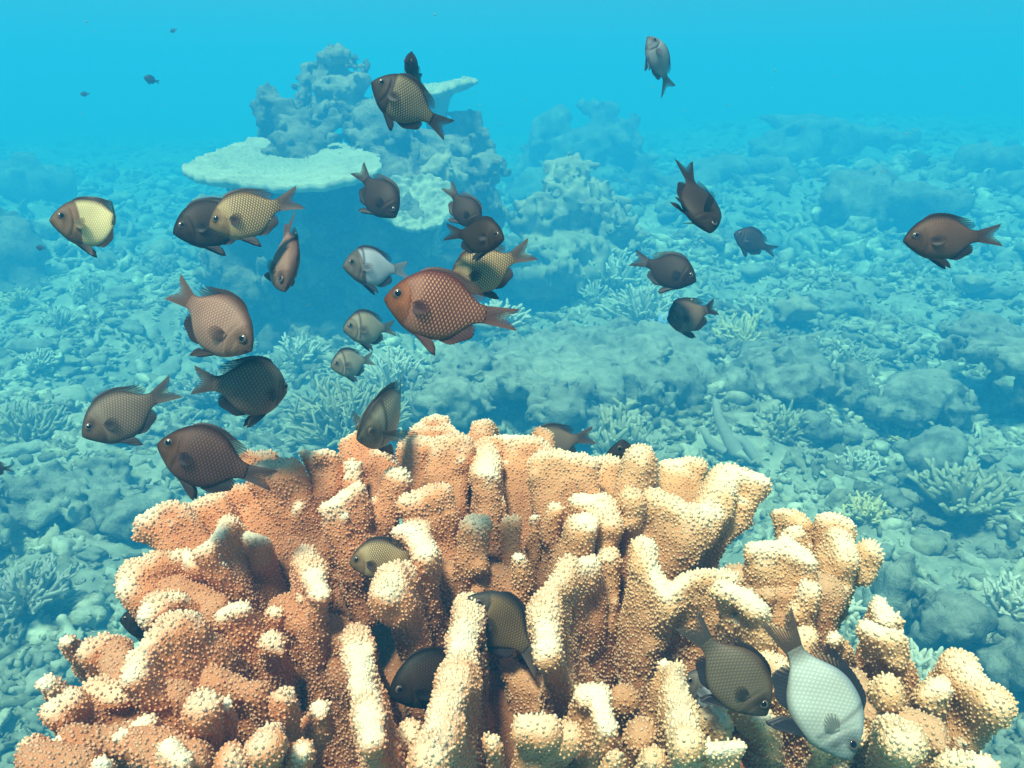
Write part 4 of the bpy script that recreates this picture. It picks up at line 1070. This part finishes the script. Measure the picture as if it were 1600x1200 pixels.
F('pinkish tan fish heading down to the right with its tail raised', 342, 508, 140, -36, 12, 6, None, 'pink', .12)
F('grey netted fish seen from behind its flank, between the pinkish fish and the finger coral', 402, 608, 132, -8, -62, 0, None, 'grey', 1.0)
F('dark grey fish facing lower left with a fanned tail, left of the reddish dark fish', 186, 652, 118, 212, 24, -4, None, 'grey', .15)
F('dark reddish brown fish facing left whose tail overlaps the left top of the finger coral', 316, 716, 144, 162, 4, 4, .68, 'brown', .04, deep=.97, ts=.7)
F('upper fish with black head and olive netted flank, before the mound top', 628, 157, 106, 152, 14, 0, .88, 'olive', -.1)
F('small thin fish seen head on just above the olive netted fish', 645, 108, 66, 180, 80, 0, 1.15, 'dark', group='damselfish swimming over the reef')
F('dark brown fish swimming down to the right in front of the table coral stem', 594, 309, 84, -52, 12, 6, None, 'dark', .1)
F('pale whitish fish with a dark bar beneath the dark diving fish', 578, 418, 92, 183, 36, 8, None, 'pale', -.1)
F('small grey barred fish, upper of the pair left of the big red one', 571, 513, 78, 186, 38, 4, None, 'barred', -.2)
F('smaller brown grey fish, lower of the pair left of the big red one', 545, 568, 66, 195, 42, 0, None, 'barred', -.15)
F('golden grey netted fish whose head is hidden behind the largest fish', 752, 424, 108, 204, 6, 0, .80, 'gold', .05)
F('dark fish with a pale gill edge facing right above the golden grey one', 753, 370, 84, -12, 32, 0, .76, 'dark', -.1)
F('small dark fish pointing its tail up behind the one with the pale gill edge', 728, 330, 66, -55, 10, 0, 1.15, 'dark')
F('brown fish facing the camera with spread fins just above the finger coral', 603, 655, 140, -142, 50, -49, .80, 'barred', -.4, fins=1.3, splay=1.2)
F('silvery grey fish alone high in the blue water on the right', 1028, 90, 72, 124, 24, 25, 1.25, 'silver', -.2, deep=.95, ts=1.7)
F('dark fish diving steeply with a fanned belly fin, right of centre', 1092, 322, 106, -74, 26, -32, .92, 'dark', -.1, splay=.9)
F('dark fish facing right with its tail on the left, above the small grey fish', 1049, 425, 82, -24, 16, 0, None, 'dark', .05)
F('small grey fish turned left, lowest of the three dark fish right of centre', 1068, 496, 78, 198, 42, 0, None, 'grey', 1.3)
F('lone brown fish at the far right facing left', 1470, 373, 122, 184, 4, 0, None, 'umber', .0, deep=.84)
F('blurred dark fish far off between the diving fish and the brown fish', 1172, 376, 56, 158, 5, 0, 2.6, 'dark')
F('brown netted fish half hidden behind the finger coral top, tail to the right', 862, 694, 84, 192, 0, 0, 1.02, 'grey')
F('thin dark fish peeking out beside the upright orange finger right of centre', 974, 726, 86, 95, 20, 0, .93, 'dark', flip=True)
F('dark fish tucked behind the finger tips with only its fins showing', 560, 748, 80, 262, 20, 20, .90, 'dark', fins=1.4)
F('small brown fish looking out to the left from between the coral fingers', 592, 874, 92, 186, 8, 0, .72, 'gold', .0)
F('amber backed fish curling down between the two tallest ridges of the coral', 775, 970, 128, 138, 18, 0, .71, 'amber', .45)
F('dark brown fish resting deep in the coral between two pale ridges', 668, 1062, 130, 196, 22, -10, .655, 'dark', .0, splay=.7)
F('dark rounded fish poking out of the left side of the finger coral', 228, 972, 82, 176, 0, 0, .74, 'shade')
F('dark olive fish facing lower right at the right front of the coral', 1150, 1060, 140, -50, 10, 4, .56, 'tawny', .0)
F('pale blue white fish with a black back edge heading down at the lower right', 1284, 1100, 182, -64, 10, -6, .52, 'blue', .0, deep=.92, fins=1.8)
F('pale fish with a black eye glimpsed behind the dark olive fish', 1108, 1078, 96, 160, 0, 0, .70, 'pale')
F('dark fish hidden in the gap at the lower left of the coral', 222, 1100, 86, 130, 0, 20, .70, 'shade')
F('netted dark fish wedged behind the bright knob above the dark olive fish', 1172, 1020, 90, 190, 0, 0, .72, 'dark')
F('tiny distant fish above and left of the yellow fish, higher of two', 234, 124, 18, 170, 30, 0, 4.2, 'dark', small=True)
F('tiny distant fish above and left of the yellow fish, lower of two', 131, 147, 11, 190, 20, 0, 5.2, 'dark', small=True)
F('faintest tiny fish high in the blue water near the top left', 270, 48, 9, 200, 0, 0, 6.0, 'dark', small=True)
F('tiny dark fish over the seabed just below and left of the yellow fish', 62, 387, 12, 175, 0, 0, 3.5, 'dark', small=True)
F('small dark fish tail cut off by the left edge of the photo', -8, 732, 34, 180, 0, 0, 1.5, 'shade')
